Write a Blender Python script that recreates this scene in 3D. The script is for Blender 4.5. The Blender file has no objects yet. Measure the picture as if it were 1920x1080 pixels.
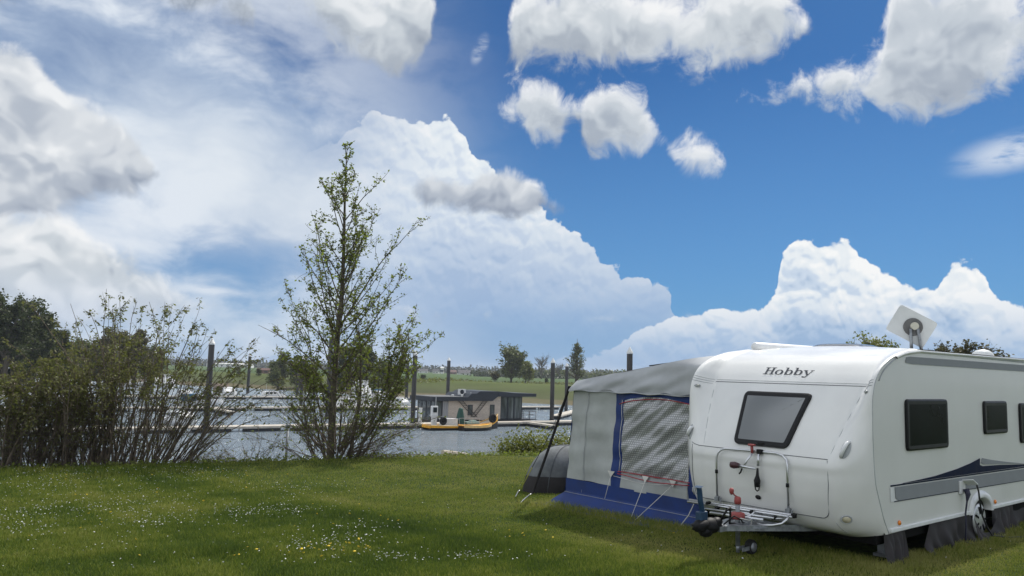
import bpy, math, random
import numpy as np
from mathutils import Vector, Matrix, noise as mnoise
rnd = random.Random(7)
scene = bpy.context.scene
COL = scene.collection
PI = math.pi
# ------------------------------------------------------------------ camera
FPX = 1442.0; TH = math.atan(157/1442); ROLL = math.radians(1.6); EYE = 1.85
vF = Vector((0, math.cos(TH), math.sin(TH))); _U0 = Vector((0, -math.sin(TH), math.cos(TH))); _R0 = Vector((1, 0, 0))
vR = math.cos(ROLL)*_R0 + math.sin(ROLL)*_U0; vU = math.cos(ROLL)*_U0 - math.sin(ROLL)*_R0
cam_d = bpy.data.cameras.new('camera'); cam = bpy.data.objects.new('camera', cam_d); COL.objects.link(cam)
cam_d.sensor_width = 36; cam_d.lens = 36*FPX/1920; cam_d.clip_start = 0.1; cam_d.clip_end = 6000
cam.matrix_world = Matrix(((vR.x, vU.x, -vF.x, 0), (vR.y, vU.y, -vF.y, 0), (vR.z, vU.z, -vF.z, EYE), (0, 0, 0, 1)))
scene.camera = cam
scene.view_settings.view_transform = 'Standard'; scene.view_settings.look = 'None'
scene.view_settings.gamma = 1; scene.view_settings.use_curve_mapping = False
scene.view_settings.exposure = 0.45
SUN_AZ = math.radians(38); SUN_EL = math.radians(52)
sd = bpy.data.lights.new('sun', 'SUN'); sd.energy = 3.3; sd.angle = math.radians(1.5); sd.color = (1, .955, .88)
sun = bpy.data.objects.new('sun', sd); COL.objects.link(sun); sun.location = (0, 0, 40)
sv = Vector((math.sin(SUN_AZ)*math.cos(SUN_EL), math.cos(SUN_AZ)*math.cos(SUN_EL), math.sin(SUN_EL)))
sun.rotation_euler = sv.to_track_quat('Z', 'Y').to_euler()
scene.render.engine = 'CYCLES'
scene.cycles.max_bounces = 8; scene.cycles.diffuse_bounces = 3; scene.cycles.glossy_bounces = 3; scene.cycles.transparent_max_bounces = 12
scene.cycles.transmission_bounces = 4; scene.cycles.volume_bounces = 0

def ray(px, py): return vF + vR*((px-960)/FPX) + vU*((540-py)/FPX)
def G(px, py, z=0.0):
    d = ray(px, py); return Vector((0, 0, EYE)) + d*((z-EYE)/d.z)
def AT(px, py, Y):                      # point at distance Y straight ahead
    d = ray(px, py); return Vector((0, 0, EYE)) + d*(Y/d.y)

# ------------------------------------------------------------------ sky
class NT:
    def __init__(s, nt): s.nt = nt; s.n = nt.nodes; s.l = nt.links
    def new(s, t, **k):
        n = s.n.new(t)
        for a, b in k.items(): setattr(n, a, b)
        return n
    def put(s, sock, v):
        if v is None: return
        if isinstance(v, bpy.types.NodeSocket): s.l.new(v, sock)
        else: sock.default_value = v
    def m(s, op, a, b=None, c=None, clamp=False):
        n = s.new('ShaderNodeMath', operation=op, use_clamp=clamp)
        s.put(n.inputs[0], a); s.put(n.inputs[1], b); s.put(n.inputs[2], c); return n.outputs[0]
    def vm(s, op, a, b=None, scale=None):
        n = s.new('ShaderNodeVectorMath', operation=op)
        s.put(n.inputs[0], a); s.put(n.inputs[1], b)
        if scale is not None: s.put(n.inputs['Scale'], scale)
        return n.outputs['Value'] if op in ('LENGTH', 'DOT_PRODUCT', 'DISTANCE') else n.outputs[0]
    def rng(s, v, a, b, c=0., d=1., kind='SMOOTHSTEP'):
        n = s.new('ShaderNodeMapRange', interpolation_type=kind)
        for i, x in enumerate((v, a, b, c, d)): s.put(n.inputs[i], x)
        return n.outputs[0]
    def mix(s, f, a, b, blend='MIX'):
        n = s.new('ShaderNodeMix', data_type='RGBA', blend_type=blend)
        s.put(n.inputs[0], f); s.put(n.inputs[6], a); s.put(n.inputs[7], b); return n.outputs[2]
    def noise(s, vec, scale, detail=2., rough=.5, lac=2., dist=0., col=False):
        n = s.new('ShaderNodeTexNoise'); s.put(n.inputs['Vector'], vec)
        n.inputs['Scale'].default_value = scale; n.inputs['Detail'].default_value = detail
        n.inputs['Roughness'].default_value = rough; n.inputs['Lacunarity'].default_value = lac; n.inputs['Distortion'].default_value = dist
        return n.outputs[1] if col else n.outputs[0]
    def xyz(s, x, y, z=0.):
        n = s.new('ShaderNodeCombineXYZ'); s.put(n.inputs[0], x); s.put(n.inputs[1], y); s.put(n.inputs[2], z); return n.outputs[0]
    def sep(s, v):
        n = s.new('ShaderNodeSeparateXYZ'); s.put(n.inputs[0], v); return n.outputs

def azel(px, py):
    d = ray(px, py).normalized(); return math.degrees(math.atan2(d.x, d.y)), math.degrees(math.asin(d.z))
world = bpy.data.worlds.new('World'); scene.world = world; world.use_nodes = True
W = NT(world.node_tree); W.n.clear()
tc = W.new('ShaderNodeTexCoord'); DIR = tc.outputs['Generated']
sx, sy, sz = W.sep(W.vm('NORMALIZE', DIR))
AZ = W.m('MULTIPLY', W.m('ARCTAN2', sx, sy), 180/PI); EL = W.m('MULTIPLY', W.m('ARCSINE', sz), 180/PI)
PD = W.xyz(AZ, EL, 0.)
sky = W.new('ShaderNodeTexSky', sky_type='NISHITA', sun_disc=False, sun_elevation=SUN_EL, sun_rotation=SUN_AZ)
sky.air_density = 1.0; sky.dust_density = .6; sky.ozone_density = 2.2
SKY_S = .085
base = W.mix(1., sky.outputs[0], (SKY_S*.20, SKY_S*.47, SKY_S*.78, 1), 'MULTIPLY')
def over(bg, col, alpha): return W.mix(alpha, bg, col)
def tie(P, v):                          # keeps the evaluation in order (short stack)
    n = W.new('ShaderNodeVectorMath', operation='MULTIPLY_ADD'); W.put(n.inputs[0], v); n.inputs[1].default_value = (1e-7, 1e-7, 0); W.put(n.inputs[2], P); return n.outputs[0]
def shift(P, dx, dy): return W.vm('ADD', P, (dx, dy, 0))
def n2(P, sc, detail, rough, seed=0., col=False, stretch=(1, 1)):
    n = W.new('ShaderNodeTexNoise', noise_dimensions='2D'); W.put(n.inputs['Vector'], W.vm('MULTIPLY_ADD', P, None) if False else W.vm('ADD', W.vm('MULTIPLY', P, (stretch[0], stretch[1], 0)), (seed, seed*1.7, 0)))
    n.inputs['Scale'].default_value = sc; n.inputs['Detail'].default_value = detail; n.inputs['Roughness'].default_value = rough
    return n.outputs[1] if col else n.outputs[0]
def vor(P, sc, detail, seed):
    v = W.new('ShaderNodeTexVoronoi', feature='F1', voronoi_dimensions='2D'); W.put(v.inputs['Vector'], W.vm('ADD', P, (seed, seed, 0)))
    v.inputs['Scale'].default_value = sc; v.inputs['Detail'].default_value = detail; v.inputs['Roughness'].default_value = .5; v.normalize = True
    return W.m('SUBTRACT', .45, v.outputs['Distance'])
A0, A1, E0, E1 = -48., 48., -2., 42.
AZn = W.rng(AZ, A0, A1, 0., 1., 'LINEAR')
def curve(pts, which, x):
    """elevation of a cloud's outline as a function of azimuth"""
    n = W.new('ShaderNodeFloatCurve'); cv = n.mapping.curves[0]; q = []
    for px, py in pts:
        a, e = azel(px, py); q.append(((a-A0)/(A1-A0), (e-E0)/(E1-E0)))
    q.sort(); q = [(0., q[0][1])]+q+[(1., q[-1][1])]
    while len(cv.points) < len(q): cv.points.new(.5, .5)
    for p, (u, v) in zip(cv.points, q): p.location = (u, max(0, min(1, v))); p.handle_type = 'AUTO_CLAMPED'
    n.mapping.use_clip = False; n.mapping.update(); W.put(n.inputs['Value'], x)
    return W.m('MULTIPLY_ADD', n.outputs[0], E1-E0, E0)
def noise_set(P, sc, nz, bz, wr, seed, d, detail=6., ld=3., ro=.58):
    """(n, n_towards_light): broken cloud relief at P and a little nearer the light"""
    w = W.vm('SUBTRACT', n2(P, sc*.9, 2., .5, seed, True), (.5, .5, .5)); Pw = W.vm('ADD', P, W.vm('MULTIPLY', w, (wr, wr, 0)))
    def f(Q, det, vd): return W.m('MULTIPLY_ADD', vor(Q, sc*1.5, vd, seed), bz, W.m('MULTIPLY', W.m('SUBTRACT', n2(Q, sc, det, ro, seed), .5), nz))
    a = f(Pw, detail, 2.5); Pw = tie(Pw, a); a2 = f(Pw, ld, 1.5); b = f(shift(tie(Pw, a2), d*.3, d), ld, 1.5)
    return a, W.m('SUBTRACT', a2, b)
def strip(bg, PT, nn, soft, ramp, kh, krel, kamp=1., amask=None, post=None, boff=0., botsoft=0., edge=0.):
    """one row of clouds between a top and a bottom outline"""
    top = [(x, t) for x, t, b in PT]; bot = [(x, b) for x, t, b in PT]
    az = W.m('ADD', AZn, W.m('MULTIPLY', W.sep(bg)[0], 1e-8))
    T = curve(top, 0, az); B = curve(bot, 1, az)
    a = W.m('SUBTRACT', T, EL); b = W.m('SUBTRACT', EL, B)
    D = W.m('SMOOTH_MIN', a, b, 1.2); n, n1 = nn
    if botsoft:                           # bases that dissolve instead of ending in a line
        D = W.m('SMOOTH_MIN', a, W.m('MULTIPLY', b, botsoft), 1.2)
    De = W.m('MULTIPLY_ADD', n, kamp, D)
    alpha = W.rng(De, 0., soft)
    if amask is not None: alpha = W.m('MULTIPLY', alpha, amask)
    h = W.m('DIVIDE', b, W.m('MAXIMUM', W.m('ADD', a, b), .8))   # 0 at the base, 1 at the top
    v = W.m('MULTIPLY', n1, krel)
    v = W.m('ADD', v, W.m('MULTIPLY_ADD', h, kh, boff)); v = W.m('MULTIPLY_ADD', BIGN, .9, v)
    if edge: v = W.m('ADD', v, W.rng(De, .3, 3.2, edge, -.06))     # thin rims let the light through
    r = W.new('ShaderNodeValToRGB'); W.put(r.inputs[0], v); cr = r.color_ramp; cr.interpolation = 'EASE'
    while len(cr.elements) < len(ramp): cr.elements.new(.5)
    for e, (p, col) in zip(cr.elements, ramp): e.position = p; e.color = (*col, 1)
    col = r.outputs[0]
    if post: col = W.mix(W.rng(EL, post[0], post[1], post[3], 0.), col, (*post[2], 1))
    return over(bg, col, alpha)
c = base
c = over(c, (.17, .40, .74, 1), W.rng(EL, 0., 22., .7, 0., 'LINEAR'))
BIGN = W.m('SUBTRACT', n2(PD, .11, 3., .5, 9.), .5)
# veil of high thin cloud over the left half
vr = W.m('MULTIPLY_ADD', W.sep(PD)[1], -.12, 0.)
veil_n = n2(W.vm('ADD', PD, W.vm('MULTIPLY', W.vm('SUBTRACT', n2(PD, .12, 2., .5, 4., True), (.5, .5, .5)), (3, 3, 0))), .10, 7., .57, 2.3, stretch=(.60, 1.2))
vm_ = W.rng(W.m('MULTIPLY_ADD', EL, .22, W.m('MULTIPLY_ADD', veil_n, 9., W.m('SUBTRACT', AZ, 4.))), -15., 8., 1., 0.)
def soft_spot(px, py, rx, ry, rot):
    a, e = azel(px, py); mp = W.new('ShaderNodeMapping', vector_type='TEXTURE'); W.put(mp.inputs[0], PD)
    mp.inputs['Location'].default_value = (a, e, 0); mp.inputs['Rotation'].default_value = (0, 0, math.radians(rot)); mp.inputs['Scale'].default_value = (rx/25., ry/25., 1)
    return W.rng(W.vm('LENGTH', mp.outputs[0]), .1, 1.2, 1., 0.)
amt = W.m('ADD', .62, W.m('MULTIPLY', soft_spot(480, 330, 620, 190, -28), .60))
amt = W.m('SUBTRACT', amt, W.m('MULTIPLY', soft_spot(430, 560, 330, 130, -5), .26))
amt = W.m('SUBTRACT', amt, W.m('MULTIPLY', soft_spot(560, 60, 330, 110, -25), .20))
amt = W.m('ADD', amt, W.m('MULTIPLY', W.m('SUBTRACT', veil_n, .5), 2.2))
va = W.m('MULTIPLY', W.m('MULTIPLY', amt, 1., clamp=True), vm_)
vc = W.mix(W.rng(veil_n, .38, .60), (.40, .51, .69, 1), (.76, .82, .90, 1))
vc = W.mix(W.m('MULTIPLY', soft_spot(540, 350, 520, 150, -22), .65), vc, (.76, .82, .88, 1))
c = over(c, vc, va)
PF = tie(PD, c)
far = noise_set(PF, .34, 2.4, 2.6, 1.2, 5.3, .34, ld=3.5)
tw = [(900, 690, 800), (1080, 680, 800), (1150, 655, 800), (1200, 622, 800), (1260, 600, 800), (1300, 592, 800), (1380, 590, 800), (1425, 582, 800), (1452, 552, 800), (1470, 490, 800), (1510, 458, 800), (1560, 455, 800), (1600, 470, 800), (1625, 500, 800), (1670, 520, 800), (1700, 540, 800), (1735, 548, 800), (1765, 525, 800), (1795, 500, 800), (1825, 500, 800), (1855, 540, 800), (1880, 578, 800), (1920, 585, 800)]
bk = [(330, 420, 800), (450, 360, 800), (560, 300, 800), (640, 255, 800), (700, 228, 800), (790, 232, 800), (850, 240, 800), (885, 290, 800), (930, 325, 800), (990, 380, 800), (1040, 415, 800), (1100, 465, 800), (1160, 520, 800), (1245, 548, 800), (1265, 600, 800), (1290, 720, 800)]
c = strip(c, bk, far, .25, [(0., (.50, .60, .76)), (.35, (.66, .74, .85)), (.62, (.80, .86, .91)), (.9, (.93, .95, .96))], .75, .55, amask=W.m('MULTIPLY', W.rng(AZ, azel(520, 400)[0], azel(860, 400)[0]), W.rng(EL, .5, 7.5, .45, 1.)), post=(0., 15.5, (.29, .43, .66), .97), boff=-.02, kamp=1.1)
c = strip(c, tw, far, .22, [(0., (.36, .49, .68)), (.35, (.60, .70, .83)), (.6, (.82, .87, .91)), (.85, (.95, .96, .96))], 1.0, .62, post=(0., 6.8, (.28, .44, .68), .93), boff=-.18, kamp=.75)
PN = tie(PD, c)
nr = noise_set(PN, .21, 9.0, 3.2, 3.4, 21.3, .9, detail=8., ld=2.8, ro=.66)
nearramp = [(0., (.27, .32, .40)), (.3, (.42, .47, .54)), (.55, (.60, .65, .70)), (.8, (.80, .83, .86)), (1., (.92, .93, .94))]
L2 = [(-60, 380, 640), (0, 380, 640), (60, 385, 640), (130, 408, 640), (170, 440, 630), (240, 470, 620), (290, 510, 600), (330, 540, 590), (370, 560, 575), (400, 570, 565)]
c = strip(c, L2, nr, 1.6, nearramp, .35, .13, boff=.50, kamp=.5, post=(0., 7., (.45, .56, .74), .8))
L1 = [(-60, 70, 400), (0, 75, 405), (40, 85, 405), (80, 125, 400), (110, 165, 400), (180, 190, 390), (240, 230, 375), (280, 290, 350), (310, 335, 325), (420, 400, 380), (760, 380, 350), (775, 340, 362), (800, 324, 388), (840, 326, 396), (875, 334, 399), (915, 316, 401), (970, 318, 402), (1008, 340, 400), (1030, 368, 400), (1060, 393, 394), (1090, 410, 380)]
c = strip(c, L1, nr, 1.1, [(0., (.32, .37, .46)), (.35, (.46, .51, .59)), (.65, (.66, .70, .75)), (1., (.88, .90, .92))], W.rng(AZ, -12., -8., .75, 1.15), .16, boff=W.rng(AZ, -12., -8., .12, -.16), kamp=.34)
T1 = [(-60, -60, -20), (300, -60, -10), (450, -60, 22), (520, -60, 10), (560, -60, 20), (600, -60, 60), (660, -60, 95), (720, -60, 118), (770, -60, 128), (795, -60, 100), (812, -30, 40), (840, 60, 0), (930, 90, 50), (955, 40, 80), (975, -20, 118), (1050, -60, 138), (1150, -60, 150), (1200, -40, 146), (1240, -10, 140), (1290, -20, 134), (1340, -60, 126), (1420, -60, 108), (1480, -20, 92), (1512, 40, 60), (1540, 80, 30), (1700, 80, 30)]
c = strip(c, T1, nr, 2.3, nearramp, .85, .10, boff=.12, kamp=.80, edge=.26)
T2 = [(900, 240, 190), (938, 196, 215), (965, 158, 245), (1010, 145, 270), (1040, 160, 275), (1065, 195, 230), (1085, 200, 220), (1100, 185, 270), (1130, 158, 292), (1190, 150, 296), (1225, 190, 290), (1244, 250, 270), (1262, 268, 320), (1290, 258, 342), (1335, 260, 342), (1362, 285, 315), (1372, 240, 200), (1385, 175, 192), (1420, 160, 195), (1500, 135, 196), (1570, 108, 200), (1600, 115, 206), (1640, 85, 220), (1662, 20, 232), (1672, -40, 236), (1700, -60, 238), (1780, -60, 226), (1830, -60, 200), (1880, -60, 186), (1920, -60, 160), (1980, -60, 120)]
c = strip(c, T2, nr, 2.1, nearramp, .62, .10, boff=.26, kamp=.78, edge=.26, amask=.95)
wsp = W.m('MAXIMUM', W.m('MAXIMUM', soft_spot(245, 452, 90, 17, -6), soft_spot(1900, 285, 95, 34, 8)), W.m('MAXIMUM', soft_spot(395, 545, 80, 11, -3), soft_spot(900, 92, 14, 30, -25)))
c = over(c, (.76, .82, .90, 1), W.m('MULTIPLY', wsp, W.rng(n2(PN, .5, 5., .6, 8., stretch=(.4, 1.4)), .32, .62, 0., .8)))
# sky out of view: brighter broken cloud, added to fill the shade
c = W.mix(1., c, (.72, .72, .72, 1), 'MULTIPLY')  # dims the sky in view against the cloud outside it
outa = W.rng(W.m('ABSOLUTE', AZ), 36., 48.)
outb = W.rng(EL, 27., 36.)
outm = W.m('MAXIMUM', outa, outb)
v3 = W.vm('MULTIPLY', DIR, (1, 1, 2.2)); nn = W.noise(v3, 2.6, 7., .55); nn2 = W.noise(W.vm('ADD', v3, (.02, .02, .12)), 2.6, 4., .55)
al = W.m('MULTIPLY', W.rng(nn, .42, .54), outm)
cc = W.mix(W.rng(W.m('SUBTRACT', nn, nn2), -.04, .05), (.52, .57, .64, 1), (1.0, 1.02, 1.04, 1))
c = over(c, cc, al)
c = over(c, (.10, .13, .08, 1), W.rng(EL, -1.2, -.4, 1., 0.))
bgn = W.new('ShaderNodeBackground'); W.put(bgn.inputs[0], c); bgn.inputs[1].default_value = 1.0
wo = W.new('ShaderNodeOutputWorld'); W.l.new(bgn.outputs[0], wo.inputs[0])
world.cycles.sampling_method = 'MANUAL'; world.cycles.sample_map_resolution = 512
# ------------------------------------------------------------------ helpers
def mat(name, col, rough=.6, metal=0., var=.12, vs=6., bump=0., bs=60., col2=None, coat=0., spec=.5, trans=0., detail=4., stretch=(1, 1, 1), alpha=1.):
    m = bpy.data.materials.new(name); m.use_nodes = True; t = NT(m.node_tree); p = t.n['Principled BSDF']
    tcn = t.new('ShaderNodeTexCoord'); v = t.vm('MULTIPLY', tcn.outputs['Object'], stretch)
    n = t.noise(v, vs, detail, .6)
    c2 = col2 or tuple(x*(1-var*1.6) for x in col); c1 = col if col2 else tuple(min(1, x*(1+var*.8)) for x in col)
    t.put(p.inputs['Base Color'], t.mix(t.rng(n, .32, .68), (*c2, 1), (*c1, 1)))
    t.put(p.inputs['Roughness'], t.rng(n, .2, .8, max(.02, rough*.85), min(1, rough*1.15)))
    p.inputs['Metallic'].default_value = metal; p.inputs['Coat Weight'].default_value = coat; p.inputs['Specular IOR Level'].default_value = spec
    p.inputs['Transmission Weight'].default_value = trans; p.inputs['Alpha'].default_value = alpha
    if bump:
        b = t.new('ShaderNodeBump'); b.inputs['Strength'].default_value = bump; b.inputs['Distance'].default_value = .01
        t.put(b.inputs['Height'], t.noise(v, bs, 3., .6)); t.l.new(b.outputs[0], p.inputs['Normal'])
    return m
def leafmat(name, c1, c2, attr=None, trl=.35, rough=.55):
    m = bpy.data.materials.new(name); m.use_nodes = True; t = NT(m.node_tree); p = t.n['Principled BSDF']; out = t.n['Material Output']
    if attr:
        a = t.new('ShaderNodeAttribute', attribute_name=attr); f = a.outputs['Fac']
    else:
        f = t.rng(t.noise(t.new('ShaderNodeTexCoord').outputs['Object'], 3., 3., .7), .3, .7)
    col = t.mix(f, (*c1, 1), (*c2, 1)); t.put(p.inputs['Base Color'], col); p.inputs['Roughness'].default_value = rough
    p.inputs['Specular IOR Level'].default_value = .25
    tr = t.new('ShaderNodeBsdfTranslucent'); t.put(tr.inputs[0], t.mix(1., col, (1.1, 1.25, .6, 1), 'MULTIPLY'))
    ms = t.new('ShaderNodeMixShader'); ms.inputs[0].default_value = trl; t.l.new(p.outputs[0], ms.inputs[1]); t.l.new(tr.outputs[0], ms.inputs[2]); t.l.new(ms.outputs[0], out.inputs[0])
    return m

def tag(o, label=None, cat=None, group=None, kind=None):
    if label: o['label'] = label
    if cat: o['category'] = cat
    if group: o['group'] = group
    if kind: o['kind'] = kind
    return o
def empty(name, loc, rz=0., label=None, cat=None, group=None):
    o = bpy.data.objects.new(name, None); o.location = loc; o.rotation_euler = (0, 0, rz); o.empty_display_size = .2; COL.objects.link(o)
    return tag(o, label, cat, group)
def link(name, me, parent=None, m=None, loc=None):
    o = bpy.data.objects.new(name, me); COL.objects.link(o)
    if m is not None and not me.materials: me.materials.append(m)
    if parent is not None: o.parent = parent
    if loc is not None: o.location = loc
    return o
def copy_tree(o, parent=None):
    c = o.copy(); COL.objects.link(c); c.parent = parent
    for ch in [x for x in COL.objects if x.parent == o]: copy_tree(ch, c)
    return c
class MB:
    def __init__(s): s.v = []; s.f = []
    def add(s, vs, fs):
        k = len(s.v); s.v += [tuple(p) for p in vs]; s.f += [tuple(i+k for i in f) for f in fs]; return s
    def box(s, c, d, rz=0., M=None):
        x, y, z = (q/2 for q in d); P = [Vector((i*x, j*y, k*z)) for i in (-1, 1) for j in (-1, 1) for k in (-1, 1)]
        R = Matrix.Rotation(rz, 3, 'Z') if M is None else M
        return s.add([R@p+Vector(c) for p in P], [(0, 1, 3, 2), (4, 6, 7, 5), (0, 4, 5, 1), (2, 3, 7, 6), (0, 2, 6, 4), (1, 5, 7, 3)])
    def prism(s, poly, axis, a, b):        # poly in the two other axes, extruded along axis from a to b
        n = len(poly)
        def mk(p, h): return {'x': (h, p[0], p[1]), 'y': (p[0], h, p[1]), 'z': (p[0], p[1], h)}[axis]
        return s.add([mk(p, a) for p in poly]+[mk(p, b) for p in poly],
                     [tuple(range(n))[::-1], tuple(range(n, 2*n))]+[(i, (i+1) % n, (i+1) % n+n, i+n) for i in range(n)])
    def tube(s, pts, r, n=8, caps=True, flat=1.):
        pts = [Vector(p) for p in pts]; R = r if isinstance(r, (list, tuple)) else [r]*len(pts); k = len(s.v); prev = None
        for i, p in enumerate(pts):
            d = (pts[min(i+1, len(pts)-1)]-pts[max(i-1, 0)])
            d = d.normalized() if d.length > 1e-9 else Vector((0, 0, 1))
            if prev is None: a = d.orthogonal().normalized()
            else:
                a = prev-d*prev.dot(d); a = a.normalized() if a.length > 1e-6 else d.orthogonal().normalized()
            prev = a; b = d.cross(a)
            for j in range(n):
                t = 2*PI*j/n; s.v.append(tuple(p+(a*math.cos(t)*flat+b*math.sin(t))*R[i]))
        for i in range(len(pts)-1):
            for j in range(n):
                s.f.append((k+i*n+j, k+i*n+(j+1) % n, k+(i+1)*n+(j+1) % n, k+(i+1)*n+j))
        if caps:
            s.f.append(tuple(k+j for j in range(n))[::-1]); s.f.append(tuple(k+(len(pts)-1)*n+j for j in range(n)))
        return s
    def ribbon(s, pts, w, side, th=.002):  # a flat strap along pts
        pts = [Vector(p) for p in pts]; sd = Vector(side).normalized(); k = len(s.v)
        for i, p in enumerate(pts):
            d = (pts[min(i+1, len(pts)-1)]-pts[max(i-1, 0)]).normalized(); nn = d.cross(sd).normalized()*th
            for a, b in ((-1, -1), (1, -1), (1, 1), (-1, 1)): s.v.append(tuple(p+sd*a*w/2+nn*b))
        for i in range(len(pts)-1):
            for j in range(4): s.f.append((k+i*4+j, k+i*4+(j+1) % 4, k+i*4+4+(j+1) % 4, k+i*4+4+j))
        s.f += [(k, k+1, k+2, k+3), tuple(len(s.v)-1-j for j in range(4))]
        return s
    def lathe(s, c, prof, n=16, axis='z'):
        k = len(s.v); c = Vector(c)
        for (r, h) in prof:
            for j in range(n):
                a = 2*PI*j/n; x, y = r*math.cos(a), r*math.sin(a)
                s.v.append(tuple(c+Vector({'z': (x, y, h), 'y': (x, h, y), 'x': (h, x, y)}[axis])))
        for i in range(len(prof)-1):
            for j in range(n): s.f.append((k+i*n+j, k+i*n+(j+1) % n, k+(i+1)*n+(j+1) % n, k+(i+1)*n+j))
        s.f.append(tuple(k+j for j in range(n))[::-1]); s.f.append(tuple(k+(len(prof)-1)*n+j for j in range(n)))
        return s
    def grid(s, fn, nu, nv):
        k = len(s.v)
        for i in range(nu+1):
            for j in range(nv+1): s.v.append(tuple(fn(i/nu, j/nv)))
        for i in range(nu):
            for j in range(nv):
                a = k+i*(nv+1)+j; s.f.append((a, a+nv+1, a+nv+2, a+1))
        return s
    def blob(s, c, r, n=8, jit=0.):
        prof = [(max(1e-3, math.sin(PI*i/n)), -math.cos(PI*i/n)) for i in range(n+1)]; k = len(s.v)
        s.lathe((0, 0, 0), prof, 10)
        for i in range(k, len(s.v)):
            v = s.v[i]; s.v[i] = (c[0]+v[0]*r[0]*(1+rnd.uniform(-jit, jit)), c[1]+v[1]*r[1]*(1+rnd.uniform(-jit, jit)), c[2]+v[2]*r[2])
        return s
    def mesh(s, name, smooth=False, bevel=0.):
        me = bpy.data.meshes.new(name); me.from_pydata(s.v, [], s.f); me.validate(); me.update()
        if smooth: me.polygons.foreach_set('use_smooth', [True]*len(me.polygons))
        return me
    def build(s, name, m=None, parent=None, smooth=False, bevel=0., loc=None, **k):
        o = link(name, s.mesh(name, smooth), parent, m, loc)
        if bevel:
            b = o.modifiers.new('bevel', 'BEVEL'); b.width = bevel; b.segments = 2; b.limit_method = 'ANGLE'; b.angle_limit = math.radians(40)
        return tag(o, **k) if k else o
def np_mesh(name, verts, quads, tris=None, attr=None):
    """verts (N,3); quads (Q,4); tris (T,3); attr: one float per face"""
    me = bpy.data.meshes.new(name); q = np.asarray(quads, np.int32).reshape(-1, 4); t = np.asarray(tris if tris is not None else [], np.int32).reshape(-1, 3)
    me.vertices.add(len(verts)); me.vertices.foreach_set('co', np.asarray(verts, np.float32).ravel())
    nl = q.size+t.size; me.loops.add(nl); me.loops.foreach_set('vertex_index', np.concatenate([q.ravel(), t.ravel()]))
    me.polygons.add(len(q)+len(t)); st = np.concatenate([np.arange(len(q))*4, q.size+np.arange(len(t))*3]).astype(np.int32)
    me.polygons.foreach_set('loop_start', st)
    me.update(calc_edges=True)
    if attr is not None:
        a = me.attributes.new('tone', 'FLOAT', 'FACE'); a.data.foreach_set('value', np.asarray(attr, np.float32))
    me.validate(); return me

# ------------------------------------------------------------------ the ground
CO = Vector((3.926, 8.057, 0)); CA = math.radians(39)
cex = Vector((math.cos(CA), math.sin(CA), 0)); cey = Vector((-math.sin(CA), math.cos(CA), 0))
EP = [(-60., -9.)]+[(G(px, py, -.21).x, G(px, py, -.21).y) for px, py in ((0, 877), (200, 871), (400, 865), (620, 859), (760, 854), (900, 851), (1000, 851))]+[(6, 23), (11, 27), (16, 62), (90, 95)]
EPX = np.array([p[0] for p in EP]); EPY = np.array([p[1] for p in EP])
def y_edge(x): return np.interp(x, EPX, EPY)
def fbm2(x, y, sc, seed=0.):
    x = np.asarray(x)*sc+seed; y = np.asarray(y)*sc+seed*1.3
    return (np.sin(x*1.3+np.sin(y*1.7+seed)*1.2)+np.sin(y*1.1-np.sin(x*.9+2.)*1.4)+.5*np.sin(x*2.9+y*2.3+1.7)+.35*np.sin(x*5.3-y*4.7+seed*3))/2.85
def lawn_z(x, y):
    x = np.asarray(x, float); y = np.asarray(y, float)
    v = -(x-CO.x)*math.sin(CA)+(y-CO.y)*math.cos(CA)
    z = -.03*np.clip(v-1., 0, 7.)+.012*fbm2(x, y, .9, 1.)+.006*fbm2(x, y, 3.1, 5.)
    t = y-y_edge(x)
    z = z-np.where(t > -.6, .5*(np.clip(t+.6, 0, 1.2))**2*.5, 0.)-np.where(t > .6, .62*(t-.6), 0.)
    return np.maximum(z, -5.6)
def lz(x, y): return float(lawn_z(x, y))
xs = np.concatenate([np.arange(-60, -14, 2.), np.arange(-14, 12, .35), np.arange(12, 92, 2.)])
ts = np.concatenate([np.array([-120, -90, -60, -45, -35, -28]), np.arange(-24, -1, .35), np.arange(-1, 1.4, .12), np.array([1.6, 2, 3, 4, 5, 6.5, 8, 10, 14])])
XX, TT = np.meshgrid(xs, ts, indexing='ij'); YY = y_edge(XX)+TT; ZZ = lawn_z(XX, YY)
nx, nt_ = XX.shape; idx = np.arange(nx*nt_).reshape(nx, nt_)
q = np.stack([idx[:-1, :-1], idx[1:, :-1], idx[1:, 1:], idx[:-1, 1:]], -1).reshape(-1, 4)
me = np_mesh('lawn', np.stack([XX, YY, ZZ], -1).reshape(-1, 3), q); me.polygons.foreach_set('use_smooth', [True]*len(me.polygons))
m = bpy.data.materials.new('lawn_soil'); m.use_nodes = True; t = NT(m.node_tree); p = t.n['Principled BSDF']
oc = t.new('ShaderNodeTexCoord').outputs['Object']
a1 = t.noise(oc, .55, 4., .6); a2 = t.noise(oc, 9., 5., .7); a3 = t.noise(oc, 90., 3., .7)
cg = t.mix(t.rng(a1, .35, .65), (.050, .085, .016, 1), (.085, .120, .022, 1))
cg = t.mix(t.rng(a2, .35, .7), (.020, .034, .009, 1), cg); cg = t.mix(t.m('MULTIPLY', t.rng(a3, .5, .8), .4), cg, (.085, .088, .030, 1))
t.put(p.inputs['Base Color'], cg); p.inputs['Roughness'].default_value = .9; p.inputs['Specular IOR Level'].default_value = .1
bm_ = t.new('ShaderNodeBump'); bm_.inputs['Strength'].default_value = .8; bm_.inputs['Distance'].default_value = .02; t.put(bm_.inputs['Height'], t.m('ADD', a2, a3)); t.l.new(bm_.outputs[0], p.inputs['Normal'])
tag(link('lawn', me, None, m), kind='structure')

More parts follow.
